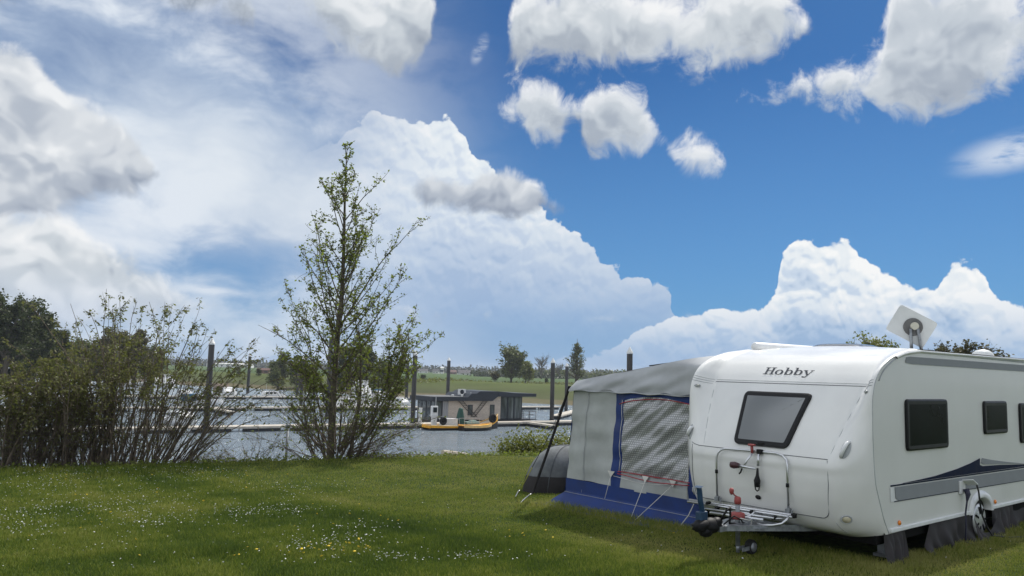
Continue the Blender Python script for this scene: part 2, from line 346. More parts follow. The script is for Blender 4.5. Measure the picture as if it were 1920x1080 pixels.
# grass blades and the flowers in them
rs = np.random.RandomState(5)
def inside_caravan(x, y):
    u = (x-CO.x)*math.cos(CA)+(y-CO.y)*math.sin(CA); v = -(x-CO.x)*math.sin(CA)+(y-CO.y)*math.cos(CA)
    return (u > .05) & (u < 6.6) & (v > .1) & (v < 4.7)
def scatter(n, y0, y1):
    Y = rs.uniform(y0, y1, n); X = Y*rs.uniform(-.72, .72, n); keep = (Y < y_edge(X)+.35) & ~inside_caravan(X, Y); w = rs.uniform(0, 1, n) < (Y/y1)
    return X[keep & w], Y[keep & w]
def rough_zone(x, y):                     # 1 on the unmown flowery side, 0 on the short mown side
    b = np.interp(y, [6, 7.5, 9, 11, 13, 15, 17], [3.4, 1.6, .5, -1.6, -4.2, -5.9, -7])
    return np.clip((b-x+.5*fbm2(x, y, 1.1, 3.))/1.5+.5, 0, 1)
def blades(n, y0, y1, hs):
    X, Y = scatter(n, y0, y1); n = len(X); rz = rough_zone(X, Y)
    clump = np.clip(fbm2(X, Y, 2.3, 7.)*.9+fbm2(X, Y, 6.1, 2.)*.5, -1, 1)
    u = (X-CO.x)*math.cos(CA)+(Y-CO.y)*math.sin(CA); v = -(X-CO.x)*math.sin(CA)+(Y-CO.y)*math.cos(CA)
    near = np.exp(-np.clip(np.maximum(np.maximum(-.3-u, u-6.6), np.maximum(-.02-v, v-4.9)), 0, 9)**2/.05)
    tuft = np.exp(-((X+3.0)**2/.5+(Y-8.3)**2/.12))+.8*np.exp(-((X+.3)**2/.6+(Y-8.6)**2/.15))+.8*np.exp(-((X-1.9)**2/1.+(Y-7.7)**2/.3))
    H = hs*(.022+.016*rz+.020*rz*np.clip(clump, 0, 1)+.05*near+.045*np.clip(tuft, 0, 1))*rs.uniform(.6, 1.3, n)
    a = rs.uniform(0, 2*PI, n); wd = hs*rs.uniform(.0022, .0042, n); Z = lawn_z(X, Y)-.004
    lean = rs.uniform(.1, .75, n)*H; la = rs.uniform(0, 2*PI, n); lx, ly = np.cos(la)*lean, np.sin(la)*lean
    cx, cy = np.cos(a)*wd, np.sin(a)*wd
    V = np.empty((n, 5, 3)); B = np.stack([X, Y, Z], -1)
    V[:, 0] = B-np.stack([cx, cy, 0*cx], -1); V[:, 1] = B+np.stack([cx, cy, 0*cx], -1)
    M_ = B+np.stack([lx*.35, ly*.35, H*.6], -1); V[:, 2] = M_+np.stack([cx, cy, 0*cx], -1)*.8; V[:, 3] = M_-np.stack([cx, cy, 0*cx], -1)*.8
    V[:, 4] = B+np.stack([lx, ly, H], -1)
    patch = .50+.28*fbm2(X, Y, .35, 9.)+.16*fbm2(X, Y, 1.6, 4.)+.20*clump
    tone = np.clip(patch-.06*rz+.24*(1-rz)+rs.normal(0, .16, n), 0, 1)
    return V, tone, n
Vs, Ts = [], []
for n, y0, y1, hs in ((330000, 6.2, 10., 1.), (230000, 10., 13.5, 1.15), (190000, 13.5, 19., 1.45)):
    V, T, k = blades(n, y0, y1, hs); Vs.append(V.reshape(-1, 3)); Ts.append(T)
V = np.concatenate(Vs); T = np.concatenate(Ts); n = len(T); b = np.arange(n)[:, None]*5
me = np_mesh('grass', V, b+np.array([[0, 1, 2, 3]]), b+np.array([[3, 2, 4]]), np.concatenate([T, T]))
gm = bpy.data.materials.new('grass_blades'); gm.use_nodes = True; t = NT(gm.node_tree); p = t.n['Principled BSDF']; out = t.n['Material Output']
at = t.new('ShaderNodeAttribute', attribute_name='tone').outputs['Fac']
cr = t.new('ShaderNodeValToRGB'); t.put(cr.inputs[0], at); e = cr.color_ramp.elements
e[0].position = 0; e[0].color = (.050, .085, .016, 1); e[1].position = 1; e[1].color = (.33, .32, .10, 1)
x = e.new(.35); x.color = (.100, .150, .020, 1); x = e.new(.65); x.color = (.205, .240, .038, 1)
t.put(p.inputs['Base Color'], cr.outputs[0]); p.inputs['Roughness'].default_value = .55; p.inputs['Specular IOR Level'].default_value = .2
tr = t.new('ShaderNodeBsdfTranslucent'); t.put(tr.inputs[0], cr.outputs[0]); ms = t.new('ShaderNodeMixShader'); ms.inputs[0].default_value = .35
t.l.new(p.outputs[0], ms.inputs[1]); t.l.new(tr.outputs[0], ms.inputs[2]); t.l.new(ms.outputs[0], out.inputs[0])
tag(link('grass', me, None, gm), 'short green grass covering the whole camping lawn', 'grass', kind='stuff')
def flowers(name, n, y0, y1, r, color, clumpy, hgt, label, cat, pos):
    X = []; Y = []
    for _ in range(n):
        if rnd.random() < .80:
            px, py = rnd.choice(pos); px += rnd.gauss(0, 52); py += rnd.gauss(0, 8)
        else: px, py = rnd.uniform(0, 780)*rnd.uniform(.3, 1), 872+abs(rnd.gauss(0, 1))*80
        if rnd.random() < .10: px, py = rnd.uniform(0, 1900), rnd.uniform(890, 1078)
        if py < 868 or py > 1078: continue
        g = G(px, py, -.12); X.append(g.x); Y.append(g.y)
    X = np.array(X); Y = np.array(Y); k = (Y < y_edge(X)-.1) & ~inside_caravan(X, Y); X, Y = X[k], Y[k]; n = len(X)
    H = hgt*rs.uniform(.6, 1.2, n); Z = lawn_z(X, Y)+H; R = r*rs.uniform(.7, 1.2, n)
    seg = 7; an = np.arange(seg)*2*PI/seg; tx, ty = rs.normal(0, .35, n), rs.normal(-.25, .35, n)
    V = np.empty((n, seg*2+1, 3)); V[:, -1] = np.stack([X, Y, Z+R*.25], -1)
    for j in range(seg):
        dx, dy = np.cos(an[j])*R, np.sin(an[j])*R
        V[:, j] = np.stack([X+dx, Y+dy, Z+dx*tx+dy*ty], -1); V[:, seg+j] = np.stack([X+dx*.4, Y+dy*.4, Z-R*.35], -1)
    b = np.arange(n)[:, None, None]*(seg*2+1)
    tr_ = (b+np.array([[j, (j+1) % seg, seg*2] for j in range(seg)])[None]).reshape(-1, 3)
    qd = (b+np.array([[j, seg+j, seg+(j+1) % seg, (j+1) % seg] for j in range(seg)])[None]).reshape(-1, 4)
    me = np_mesh(name, V.reshape(-1, 3), qd, tr_)
    return tag(link(name, me, None, mat(name, color, .7, var=.1)), label, cat, kind='stuff')
flowers('daisies', 1800, 7, 17, .0082, (.80, .80, .78), 1, .05, 'tiny white daisies scattered through the unmown left part of the lawn', 'daisies',
        [(110, 885), (300, 880), (90, 905), (290, 925), (280, 945), (440, 950), (500, 955), (540, 950), (380, 885), (60, 955), (140, 938), (30, 985), (290, 975), (580, 1035), (640, 1020), (720, 1060), (540, 910), (880, 1060), (370, 870), (670, 990)])
flowers('dandelions', 90, 7, 17, .015, (.70, .50, .03), 1, .06, 'small yellow dandelions scattered thinly among the daisies', 'dandelions',
        [(560, 1045), (560, 1050), (110, 885), (300, 875), (590, 1040), (990, 1020), (680, 965), (420, 885)])

# ------------------------------------------------------------------ water and the far land
wm = bpy.data.materials.new('river_water'); wm.use_nodes = True; t = NT(wm.node_tree); p = t.n['Principled BSDF']
oc = t.new('ShaderNodeTexCoord').outputs['Object']; v = t.vm('MULTIPLY', oc, (1., 1.7, 1.))
h = t.m('ADD', t.noise(v, 1.3, 6., .68), t.m('MULTIPLY', t.noise(v, 5.0, 4., .65), .5))
gust = t.noise(t.vm('MULTIPLY', oc, (.5, 2.2, 1)), .10, 3., .6)
t.put(p.inputs['Base Color'], t.mix(t.rng(gust, .3, .7), (.14, .18, .215, 1), (.30, .36, .41, 1)))
p.inputs['Roughness'].default_value = .16; p.inputs['IOR'].default_value = 1.33
b_ = t.new('ShaderNodeBump'); b_.inputs['Distance'].default_value = .75; t.put(b_.inputs['Strength'], t.rng(gust, .3, .7, .55, 1., 'LINEAR')); t.put(b_.inputs['Height'], h); t.l.new(b_.outputs[0], p.inputs['Normal'])
WZ = -4.2
MB().add([(-900, -40, WZ), (500, -40, WZ), (500, 420, WZ), (-900, 700, WZ)], [(0, 1, 2, 3)]).build('water', wm, kind='structure')

SH0 = Vector((4, 152, 0)); SHd = Vector((-70, 44, 0)).normalized(); SHn = Vector((.532, .847, 0)).normalized()
PN_ = [-30, -6, 0, 2, 5, 9, 14, 22, 30, 38, 41, 44, 50, 60, 90, 160, 300, 600, 1200, 2400]
PZ_ = [-6.5, -5.2, -4.25, -3.9, -3.55, -3.3, -2.9, -2.3, -1.7, -1.15, -1.02, -1.1, -1.6, -1.8, -1.8, -1.7, -1.6, -1.5, -.8, .4]
def far_z(x, y):
    n = (x-SH0.x)*SHn.x+(y-SH0.y)*SHn.y; return float(np.interp(n, PN_, PZ_))
S = np.concatenate([np.arange(-3000, -500, 250.), np.arange(-500, 700, 12.), np.arange(700, 3200, 250.)]); SS, NN = np.meshgrid(S, np.array(PN_, float), indexing='ij')
off = 1.6*fbm2(SS, NN*0, .06, 2.)+.8*fbm2(SS, NN*0, .23, 4.)
NO = NN+np.where(NN < 30, off, 0); FX = SH0.x+SHd.x*SS+SHn.x*NO; FY = SH0.y+SHd.y*SS+SHn.y*NO
FZ = np.interp(NN, PN_, PZ_)+.08*fbm2(SS, NN, .2, 3.)*(NN > 3)
i2 = np.arange(SS.size).reshape(SS.shape); q = np.stack([i2[:-1, :-1], i2[:-1, 1:], i2[1:, 1:], i2[1:, :-1]], -1).reshape(-1, 4)
me = np_mesh('far_fields', np.stack([FX, FY, FZ], -1).reshape(-1, 3), q)
fm = bpy.data.materials.new('far_fields'); fm.use_nodes = True; t = NT(fm.node_tree); p = t.n['Principled BSDF']
oc = t.new('ShaderNodeTexCoord').outputs['Object']; z = t.sep(oc)[2]
nd = t.m('ADD', t.vm('DOT_PRODUCT', t.vm('SUBTRACT', oc, (SH0.x, SH0.y, 0)), (SHn.x, SHn.y, 0)), t.m('MULTIPLY', t.m('SUBTRACT', t.noise(oc, .12, 4., .6), .5), 7.))
f1 = t.noise(oc, .05, 5., .6); f2 = t.noise(oc, .9, 4., .7)
r = t.new('ShaderNodeValToRGB'); t.put(r.inputs[0], t.m('DIVIDE', nd, 200.)); cr = r.color_ramp; cr.interpolation = 'LINEAR'
cols = ((0., (.14, .115, .08)), (.028, (.12, .095, .055)), (.036, (.050, .055, .022)), (.10, (.058, .072, .018)), (.16, (.062, .082, .016)), (.212, (.090, .118, .022)), (.235, (.028, .050, .012)), (.5, (.036, .070, .018)), (1., (.06, .11, .03)))
cr.elements[0].color = (*cols[0][1], 1); cr.elements[1].position = 1; cr.elements[1].color = (*cols[-1][1], 1)
for pos, col in cols[1:-1]: cr.elements.new(pos).color = (*col, 1)
cc = t.mix(t.m('MULTIPLY', t.rng(f2, .35, .65), .35), r.outputs[0], (.035, .040, .016, 1)); cc = t.mix(t.rng(f1, .3, .7, 0., .35), cc, (.10, .115, .045, 1))
t.put(p.inputs['Base Color'], cc); p.inputs['Roughness'].default_value = .9; p.inputs['Specular IOR Level'].default_value = .1
tag(link('far_fields', me, None, fm), kind='structure')
# ------------------------------------------------------------------ materials
M = {}
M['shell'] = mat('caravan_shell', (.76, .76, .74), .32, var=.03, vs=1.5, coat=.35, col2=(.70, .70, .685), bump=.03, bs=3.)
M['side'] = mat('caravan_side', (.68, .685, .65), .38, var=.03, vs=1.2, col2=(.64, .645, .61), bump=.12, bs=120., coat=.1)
M['whiteplastic'] = mat('white_plastic', (.74, .75, .75), .35, var=.05)
M['groove'] = mat('dark_sealant', (.10, .11, .12), .6)
M['greyline'] = mat('grey_sealant', (.38, .40, .41), .5)
M['frame'] = mat('black_window_frame', (.008, .008, .009), .4, spec=.25)
M['darkglass'] = mat('tinted_acrylic', (.002, .004, .0035), .3, spec=.06, var=.5, vs=3.)
M['silverpane'] = mat('pane_with_blind', (.25, .26, .265), .35, vs=1.3, col2=(.15, .16, .165), coat=.15, detail=1.)
M['stripe'] = mat('grey_stripe', (.25, .265, .275), .6, var=.04, spec=.2)
M['navy'] = mat('navy_swoosh', (.006, .012, .035), .7, spec=.15)
M['letter'] = mat('dark_lettering', (.035, .04, .05), .4)
M['amber'] = mat('amber_reflector', (.75, .22, .02), .2, coat=.6)
M['lamp'] = mat('clear_lamp', (.55, .50, .36), .1, coat=.8, vs=20.)
M['lampgrey'] = mat('marker_lamp', (.42, .43, .40), .15, coat=.8, vs=20.)
M['black'] = mat('black_plastic', (.009, .009, .010), .55, spec=.25)
M['rubber'] = mat('tyre_rubber', (.014, .014, .015), .9, bump=.2)
M['under'] = mat('underbody', (.010, .010, .010), 1., spec=.1)
M['alu'] = mat('aluminium_tube', (.62, .63, .65), .3, metal=.9, var=.06)
M['galv'] = mat('galvanised_steel', (.30, .32, .34), .5, metal=.6, var=.2, vs=14.)
M['red'] = mat('red_plastic', (.32, .06, .055), .55)
M['bluepl'] = mat('blue_handle', (.012, .045, .10), .5)
M['blackcloth'] = mat('black_cloth', (.026, .022, .023), .75, var=.35, vs=4., bump=.4, bs=8.)
M['greycanvas'] = mat('grey_canvas', (.42, .44, .43), .8, var=.08, vs=2.5, bump=.25, bs=240.)
M['roofcanvas'] = mat('roof_canvas', (.40, .415, .43), .6, var=.08, vs=2., bump=.2, bs=200.)
M['bluecanvas'] = mat('blue_canvas', (.006, .032, .165), .6, var=.14, vs=3., bump=.2, bs=200.)
M['redpiping'] = mat('red_piping', (.40, .02, .03), .6)
M['rope'] = mat('white_cord', (.65, .64, .60), .8)
M['yellowrope'] = mat('yellow_cord', (.30, .30, .05), .8)
M['chrome'] = mat('steel_peg', (.6, .6, .6), .25, metal=1.)
M['hub'] = mat('silver_wheel_trim', (.60, .61, .63), .3, metal=.5, coat=.3)
M['dish'] = mat('antenna_plate', (.60, .62, .62), .5, var=.03)
M['sky_dome'] = mat('smoked_skylight', (.10, .11, .125), .15, coat=.6)

# ------------------------------------------------------------------ the caravan
BW = 2.28; TOPZ = 2.215
Ps = np.array([(-.03, .315), (-.09, .40), (-.15, .50), (-.22, .657), (-.28, .80), (-.305, .92), (-.325, 1.2), (-.325, 1.5), (-.306, 1.72), (-.23, 1.88), (-.10, 2.00), (.10, 2.095), (.30, 2.15), (.485, 2.185), (.80, TOPZ)])
Pf = np.array([(-.20, .262), (-.36, .315), (-.45, .42), (-.505, .60), (-.52, .74), (-.52, .88), (-.50, 1.04), (-.30, 1.40), (-.12, 1.68), (-.01, 1.83), (.09, 1.945), (.21, 2.05), (.35, 2.12), (.52, 2.165), (.80, TOPZ+.01)])
def smooth_curve(P, n=90):
    """Catmull-Rom through the profile points"""
    out = []
    for i in range(n+1):
        t = i/n*(len(P)-1); k = min(int(t), len(P)-2); f = t-k
        p0, p1, p2, p3 = P[max(k-1, 0)], P[k], P[k+1], P[min(k+2, len(P)-1)]
        out.append(.5*((2*p1)+(-p0+p2)*f+(2*p0-5*p1+4*p2-p3)*f*f+(-p0+3*p1-3*p2+p3)*f**3))
    return np.array(out)
CS = smooth_curve(Ps); CF = smooth_curve(Pf); NK = len(CS)-1
def lerpc(C, k):
    k = max(0, min(NK, k*NK)); i = min(int(k), NK-1); return C[i]+(C[i+1]-C[i])*(k-i)
def k_of_z(z): return float(np.interp(z, CF[:, 1], np.arange(NK+1)/NK))
def wp(z): return float(np.interp(z, [.3, .45, 1.04, 1.80, 1.95, 2.2], [.40, .37, .36, .18, .155, .15]))
def shell(v, k, off=0.):
    s = lerpc(CS, k); f_ = lerpc(CF, k); w = min(v, BW-v); t = max(0, min(1, w/wp(f_[1])))
    low = 1/(1+math.exp((f_[1]-1.35)*9))
    e = low*math.sin(t*PI/2)**.8+(1-low)*(t*t*(3-2*t))
    hz = max(0, min(1, (2.15-f_[1])/.25)); bul = (.055*low+.060*(1-low)*hz+.012*(1-low)*(1-hz))*math.sin(PI*min(1, t))**.75
    du = bul; dz = .014*math.sin(PI*t)**.75*max(0, min(1, (f_[1]-1.9)/.2))
    bow = -.05*(1-((v-BW/2)/(BW/2))**2)*(1 if f_[1] < 1.6 else max(0, (2.2-f_[1])/.6))
    return Vector((s[0]+(f_[0]-s[0])*e-du+bow*e-off, v, s[1]+(f_[1]-s[1])*e+dz+(off*.3)))
cv = empty('caravan', CO, CA, 'white touring caravan seen from its front corner with awning fixed to its far side', 'caravan')
vs_ = [0, .008, .03, .06, .10, .14, .18, .22, .26, .30, .34, .38, .42, .5]; vs_ = vs_+list(np.linspace(.62, BW-.62, 12))+[BW-x for x in vs_[::-1]]
b = MB()
def gridpts(b, rows):
    k = len(b.v); n = len(rows[0])
    for r in rows: b.v += [tuple(p) for p in r]
    for i in range(len(rows)-1):
        for j in range(n-1): b.f.append((k+i*n+j, k+i*n+j+1, k+(i+1)*n+j+1, k+(i+1)*n+j))
gridpts(b, [[shell(v, k/NK) for v in vs_] for k in range(NK+1)])
b.build('front_shell', M['shell'], cv, smooth=True)
# roof, back and side walls
LEN = 6.35
b = MB(); gridpts(b, [[Vector((u, v, TOPZ+.012+.05*math.sin(PI*v/BW))) if u > .8 else Vector((u, v, TOPZ+.010)) for v in np.linspace(0.02, BW-.02, 9)] for u in (.80, 1.0, 1.4, 3, 4.5, LEN)])
b.build('roof', M['shell'], cv, smooth=True)
def sidepoly():
    pts = [(p[0]+.004, p[1]) for p in CS]+[(LEN-.3, TOPZ), (LEN, TOPZ-.25), (LEN, .34)]
    pts += [(2.35+.275*math.cos(a), .33+.165*math.sin(a)) for a in np.linspace(0, PI, 15)]
    return pts
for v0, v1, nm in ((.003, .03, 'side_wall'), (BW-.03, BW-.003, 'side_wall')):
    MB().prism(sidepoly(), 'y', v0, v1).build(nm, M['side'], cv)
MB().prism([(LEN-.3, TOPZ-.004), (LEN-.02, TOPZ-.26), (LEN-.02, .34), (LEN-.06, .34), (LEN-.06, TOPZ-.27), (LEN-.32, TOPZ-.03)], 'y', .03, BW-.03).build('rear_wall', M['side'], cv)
MB().box((3.0, BW/2, .25), (6.3, BW-.14, .09)).build('underbody', M['under'], cv)
MB().box((3.4, BW/2, .31), (5.7, BW-.10, .02)).build('floor_pan', M['under'], cv)
# trims on the shell
def onshell(pts, r, name, m, off=.001, flat=1.):
    MB().tube([shell(v, k_of_z(z), off) for v, z in pts], r, 6).build(name, m, cv, smooth=True)
def lerp_pts(ps, n=14):
    out = []
    for (a, b_) in zip(ps[:-1], ps[1:]):
        for i in range(n): out.append((a[0]+(b_[0]-a[0])*i/n, a[1]+(b_[1]-a[1])*i/n))
    return out+[ps[-1]]
for z_, r_ in ((1.80, .0045), (1.825, .003)): onshell(lerp_pts([(.19, z_), (BW-.19, z_)], 30), r_, 'panel_seam', M['groove' if r_ > .004 else 'greyline'])
for sgn in (0, 1):
    X = (lambda v: BW-v) if sgn else (lambda v: v)
    for z_ in (1.775, 1.80, 1.825): onshell(lerp_pts([(X(.012), z_), (X(.17), z_)], 8), .0035, 'pillar_rib', M['greyline'])
    onshell(lerp_pts([(X(.19), 1.80), (X(.365), 1.05)], 24), .0032, 'panel_seam', M['greyline'])
onshell(lerp_pts([(.37, 1.045), (BW-.20, 1.045)], 30), .0040, 'locker_seam', M['groove'])
lk = [(BW-.22, 1.03), (BW-.24, .47), (BW-.36, .44), (.46, .445)]+[(.46-.09*math.sin(a), .545-.10*math.cos(a)) for a in np.linspace(0, PI/2, 6)]+[(.35, .80), (.365, 1.0), (.375, 1.035)]
onshell(lerp_pts(lk, 10), .0042, 'locker_seam', M['groove'])
onshell(lerp_pts([(.31, .42), (.27, .34), (.24, .30)], 6), .003, 'panel_seam', M['greyline'])
# seam between shell and side wall
MB().tube([Vector((p[0]+.004, -.001, p[1])) for p in CS[::2]], .0045, 6).build('shell_seam', M['greyline'], cv, smooth=True)
MB().tube([Vector((p[0]+.04+.02, -.003, p[1]-.018)) for p in CS[58::2]]+[Vector((6.0, -.003, TOPZ-.055))], .006, 6).build('roof_gutter', M['greyline'], cv, smooth=True)
b = MB()
gridpts(b, [[Vector((p[0], -.002, p[1])), Vector((p[0]+.01, -.022, p[1]-.004)), Vector((p[0]+.022, -.018, p[1]-.022)), Vector((p[0]+.03, .002, p[1]-.035))] for p in list(CS[74:])+[np.array([LEN-.3, TOPZ+.006])]])
b.build('roof_rail', M['shell'], cv, smooth=True)
# front window: a trapezoid of smoked acrylic in a black frame
def rrect(c, corners, r, n=6):
    """rounded polygon through corners (list of 2D), returns 2D outline"""
    out = []; N = len(corners)
    for i in range(N):
        p0, p1, p2 = (Vector(corners[(i+k) % N]) for k in (-1, 0, 1)); d0 = (p0-p1).normalized(); d2 = (p2-p1).normalized()
        a = p1+d0*r; c_ = p1+d2*r
        for j in range(n+1):
            t_ = j/n; out.append(tuple(a*(1-t_)**2+p1*2*t_*(1-t_)+c_*t_*t_))
    return out
def shrink(o, d):
    c0 = Vector((sum(p[0] for p in o)/len(o), sum(p[1] for p in o)/len(o))); r_ = []
    n = len(o)
    for i in range(n):
        a = Vector(o[i-1]); b_ = Vector(o[(i+1) % n]); tn = (b_-a).normalized(); nn = Vector((-tn.y, tn.x))
        if nn.dot(c0-Vector(o[i])) < 0: nn = -nn
        r_.append(tuple(Vector(o[i])+nn*d))
    return r_
def framed_window(mapf, outline, fw, hgt, name, fm_, pm, dome=.0):
    fr = MB(); n = len(outline); o1 = outline; o2 = shrink(outline, fw*.35); o3 = shrink(outline, fw); 
    rings = [[mapf(p, 0.) for p in o1], [mapf(p, hgt*.8) for p in shrink(outline, fw*.06)], [mapf(p, hgt) for p in o2], [mapf(p, hgt*.95) for p in o3]]
    for a, b_ in zip(rings[:-1], rings[1:]):
        k = len(fr.v); fr.v += [tuple(x) for x in a]+[tuple(x) for x in b_]
        fr.f += [(k+i, k+(i+1) % n, k+n+(i+1) % n, k+n+i) for i in range(n)]
    w = fr.build(name, fm_, cv, smooth=True)
    pn = MB(); c0 = (sum(p[0] for p in o3)/n, sum(p[1] for p in o3)/n); prev = None; k0 = 0
    steps = 5
    for s_ in range(steps):
        t_ = s_/steps; k = len(pn.v)
        pn.v += [tuple(mapf((p[0]+(c0[0]-p[0])*t_, p[1]+(c0[1]-p[1])*t_), hgt*.93+dome*(1-(1-t_)**2))) for p in o3]
        if s_: pn.f += [(k-n+i, k-n+(i+1) % n, k+(i+1) % n, k+i) for i in range(n)]
    k = len(pn.v); pn.v.append(tuple(mapf(c0, hgt*.93+dome))); pn.f += [(k-n+i, k-n+(i+1) % n, k) for i in range(n)]
    pn.build('pane', pm, w, smooth=True)
    return w
ow = rrect(None, [(1.585, 1.70), (.725, 1.70), (.83, 1.105), (1.50, 1.105)], .07)
w = framed_window(lambda p, h: shell(p[0], k_of_z(p[1]), h+.002), ow, .055, .03, 'window', M['frame'], M['silverpane'], .0)
w['label'] = 'front window with black frame and drawn pale blind'
MB().box(shell(1.14, k_of_z(1.13), .035), (.012, .07, .02)).build('window_catch', M['black'], w)
# side windows
for u0, u1, z0, z1, r_ in ((.395, 1.44, 1.125, 1.675, .06), (2.52, 3.275, 1.24, 1.65, .055), (3.745, 4.6, 1.09, 1.62, .06), (5.0, 5.7, 1.1, 1.65, .06)):
    framed_window(lambda p, h: Vector((p[0], -h, p[1])), rrect(None, [(u0, z0), (u1, z0), (u1, z1), (u0, z1)], r_), .055, .028, 'window', M['frame'], M['darkglass'], .0)
# lettering on the shell, in a wide serif face
def glyphs():
    def R(x0, y0, x1, y1): return [(x0, y0), (x1, y0), (x1, y1), (x0, y1)]
    def ring(cx, cy, rx, ry, tx, ty, n=20):
        qs = []
        for i in range(n):
            a, b_ = 2*PI*i/n, 2*PI*(i+1)/n
            qs.append([(cx+rx*math.cos(a), cy+ry*math.sin(a)), (cx+rx*math.cos(b_), cy+ry*math.sin(b_)), (cx+(rx-tx)*math.cos(b_), cy+(ry-ty)*math.sin(b_)), (cx+(rx-tx)*math.cos(a), cy+(ry-ty)*math.sin(a))])
        return qs
    H = [R(.18, 0, .42, 1), R(.88, 0, 1.12, 1), R(.42, .46, .88, .56), R(0, 0, .60, .08), R(.70, 0, 1.3, .08), R(0, .92, .60, 1), R(.70, .92, 1.3, 1)]
    o = ring(.48, .33, .50, .36, .25, .09)
    bq = [R(.16, 0, .38, 1), R(0, .92, .38, 1)]+ring(.60, .33, .46, .36, .24, .09)
    y = [[(.06, .66), (.34, .66), (.66, .08), (.50, -.02)], [(.96, .66), (1.06, .66), (.52, -.30), (.40, -.30)], R(-.04, .60, .44, .67), R(.76, .60, 1.18, .67), [(.10, -.34), (.46, -.34), (.52, -.24), (.14, -.22)], ring(.18, -.26, .12, .09, .11, .08, 10)[0]]
    y += ring(.18, -.26, .12, .09, .118, .088, 10)
    return [(H, 1.36), (o, 1.04), (bq, 1.12), (bq, 1.12), (y, 1.15)]
b = MB(); x0 = 0; gl = glyphs(); tot = sum(w_ for _, w_ in gl)
V_L, V_R, ZB, ZH = 1.475, .845, 1.905, .082
for qs, w_ in gl:
    for qd in qs:
        nseg = 3
        pts = []
        k = len(b.v)
        for (gx, gy) in qd:
            vv = V_L+(V_R-V_L)*(x0+gx)/tot; zz = ZB+gy*ZH; b.v.append(tuple(shell(vv, k_of_z(zz), .0045)))
        b.f.append((k, k+1, k+2, k+3))
    x0 += w_
b.build('lettering', M['letter'], cv)
# marker lamps, fog lamps, grab handles
def disc_on_shell(v, z, rv, rz_, name, m, rim=None, off=.004, parent=cv):
    k0 = k_of_z(z); p = shell(v, k0); du = shell(min(BW, v+.02), k0)-shell(v-.02, k0); dz = shell(v, k_of_z(z+.02))-shell(v, k_of_z(z-.02))
    a = du.normalized(); c_ = dz.normalized(); n_ = a.cross(c_).normalized()
    if n_.x > 0: n_ = -n_
    def ell(f, h): return [p+a*math.cos(t_)*rv*f+c_*math.sin(t_)*rz_*f+n_*h for t_ in np.linspace(0, 2*PI, 20, endpoint=False)]
    o = None
    if rim:
        b = MB(); 
        for f0, h0, f1, h1 in ((1.35, .0, 1.25, .012), (1.25, .012, 1.0, .010)):
            k = len(b.v); b.v += [tuple(x) for x in ell(f0, h0)]+[tuple(x) for x in ell(f1, h1)]; b.f += [(k+i, k+(i+1) % 20, k+20+(i+1) % 20, k+20+i) for i in range(20)]
        o = b.build(name+'_rim', rim, parent, smooth=True)
    b = MB(); k = 0; b.v += [tuple(x) for x in ell(1., off+.004)]+[tuple(x) for x in ell(.6, off+.014)]+[tuple(p+n_*(off+.018))]
    b.f += [(i, (i+1) % 20, 20+(i+1) % 20, 20+i) for i in range(20)]+[(20+i, 20+(i+1) % 20, 40) for i in range(20)]
    return b.build(name, m, o or parent, smooth=True)
for v in (.075, BW-.085): disc_on_shell(v, 1.72, .030, .016, 'marker_lamp', M['lampgrey'], M['greyline'])
for v in (.21, BW-.13): disc_on_shell(v, .455, .042, .036, 'fog_lamp', M['lamp'], M['greyline'])
disc_on_shell(1.17, .56, .036, .026, 'locker_lock', M['black'])
for v in (.195, BW-.13):
    o = disc_on_shell(v, 1.13, .055, .095, 'grip_recess', M['greyline'], off=-.006)
    pts = [shell(v+.03, k_of_z(1.06), .004), shell(v+.02, k_of_z(1.075), .03), shell(v-.005, k_of_z(1.13), .045), shell(v-.02, k_of_z(1.18), .035), shell(v-.025, k_of_z(1.20), .004)]
    MB().tube(pts, [.016, .019, .021, .019, .015], 8).build('grab_handle', M['whiteplastic'], cv, smooth=True)
# side decals and trim
def decal(poly, name, m, h=.006): MB().prism(poly, 'y', -h, -.001).build(name, m, cv)
decal([(.03, .797), (5.9, .765), (5.9, .750), (.03, .782)], 'accent_line', M['navy'], .004)
decal([(.12, .770), (5.9, .736), (5.9, .588), (.20, .628), (.13, .66)], 'side_stripe', M['stripe'], .004)
decal([(.02, .774), (.11, .772), (.12, .66), (.19, .622), (.02, .632)], 'side_stripe', M['whiteplastic'], .003)
decal([(.10, .632), (5.9, .588), (5.9, .580), (.10, .622)], 'accent_line', M['navy'], .004)
sw = [(.30, .797), (1.1, .825), (1.7, .870), (2.1, .915), (2.37, .958)]
decal(sw+[(2.36, .88), (2.45, .86), (3.0, .845), (4.3, .790), (4.3, .780), (.30, .800)][::1], 'swoosh', M['navy'], .006)
decal([(2.44, .958), (2.40, .90), (2.48, .878), (3.1, .855), (3.9, .815), (3.2, .875), (2.7, .925)], 'swoosh', M['stripe'], .009)
decal([(.47, 2.125), (.56, 2.135), (5.9, 2.135), (5.9, 2.045), (.60, 2.055), (.44, 2.068)], 'roof_stripe', M['stripe'], .004)
for u0, u1 in ((0., 2.02), (2.68, LEN)): MB().box(((u0+u1)/2, -.004, .345), (u1-u0, .03, .038)).build('sill_rail', M['whiteplastic'], cv, bevel=.005)
for u in (.20, 2.80): MB().lathe((u, 0, .405), [(.026, 0), (.026, -.010), (.018, -.018), (.002, -.02)], 14, 'y').build('side_reflector', M['amber'], cv, smooth=True)
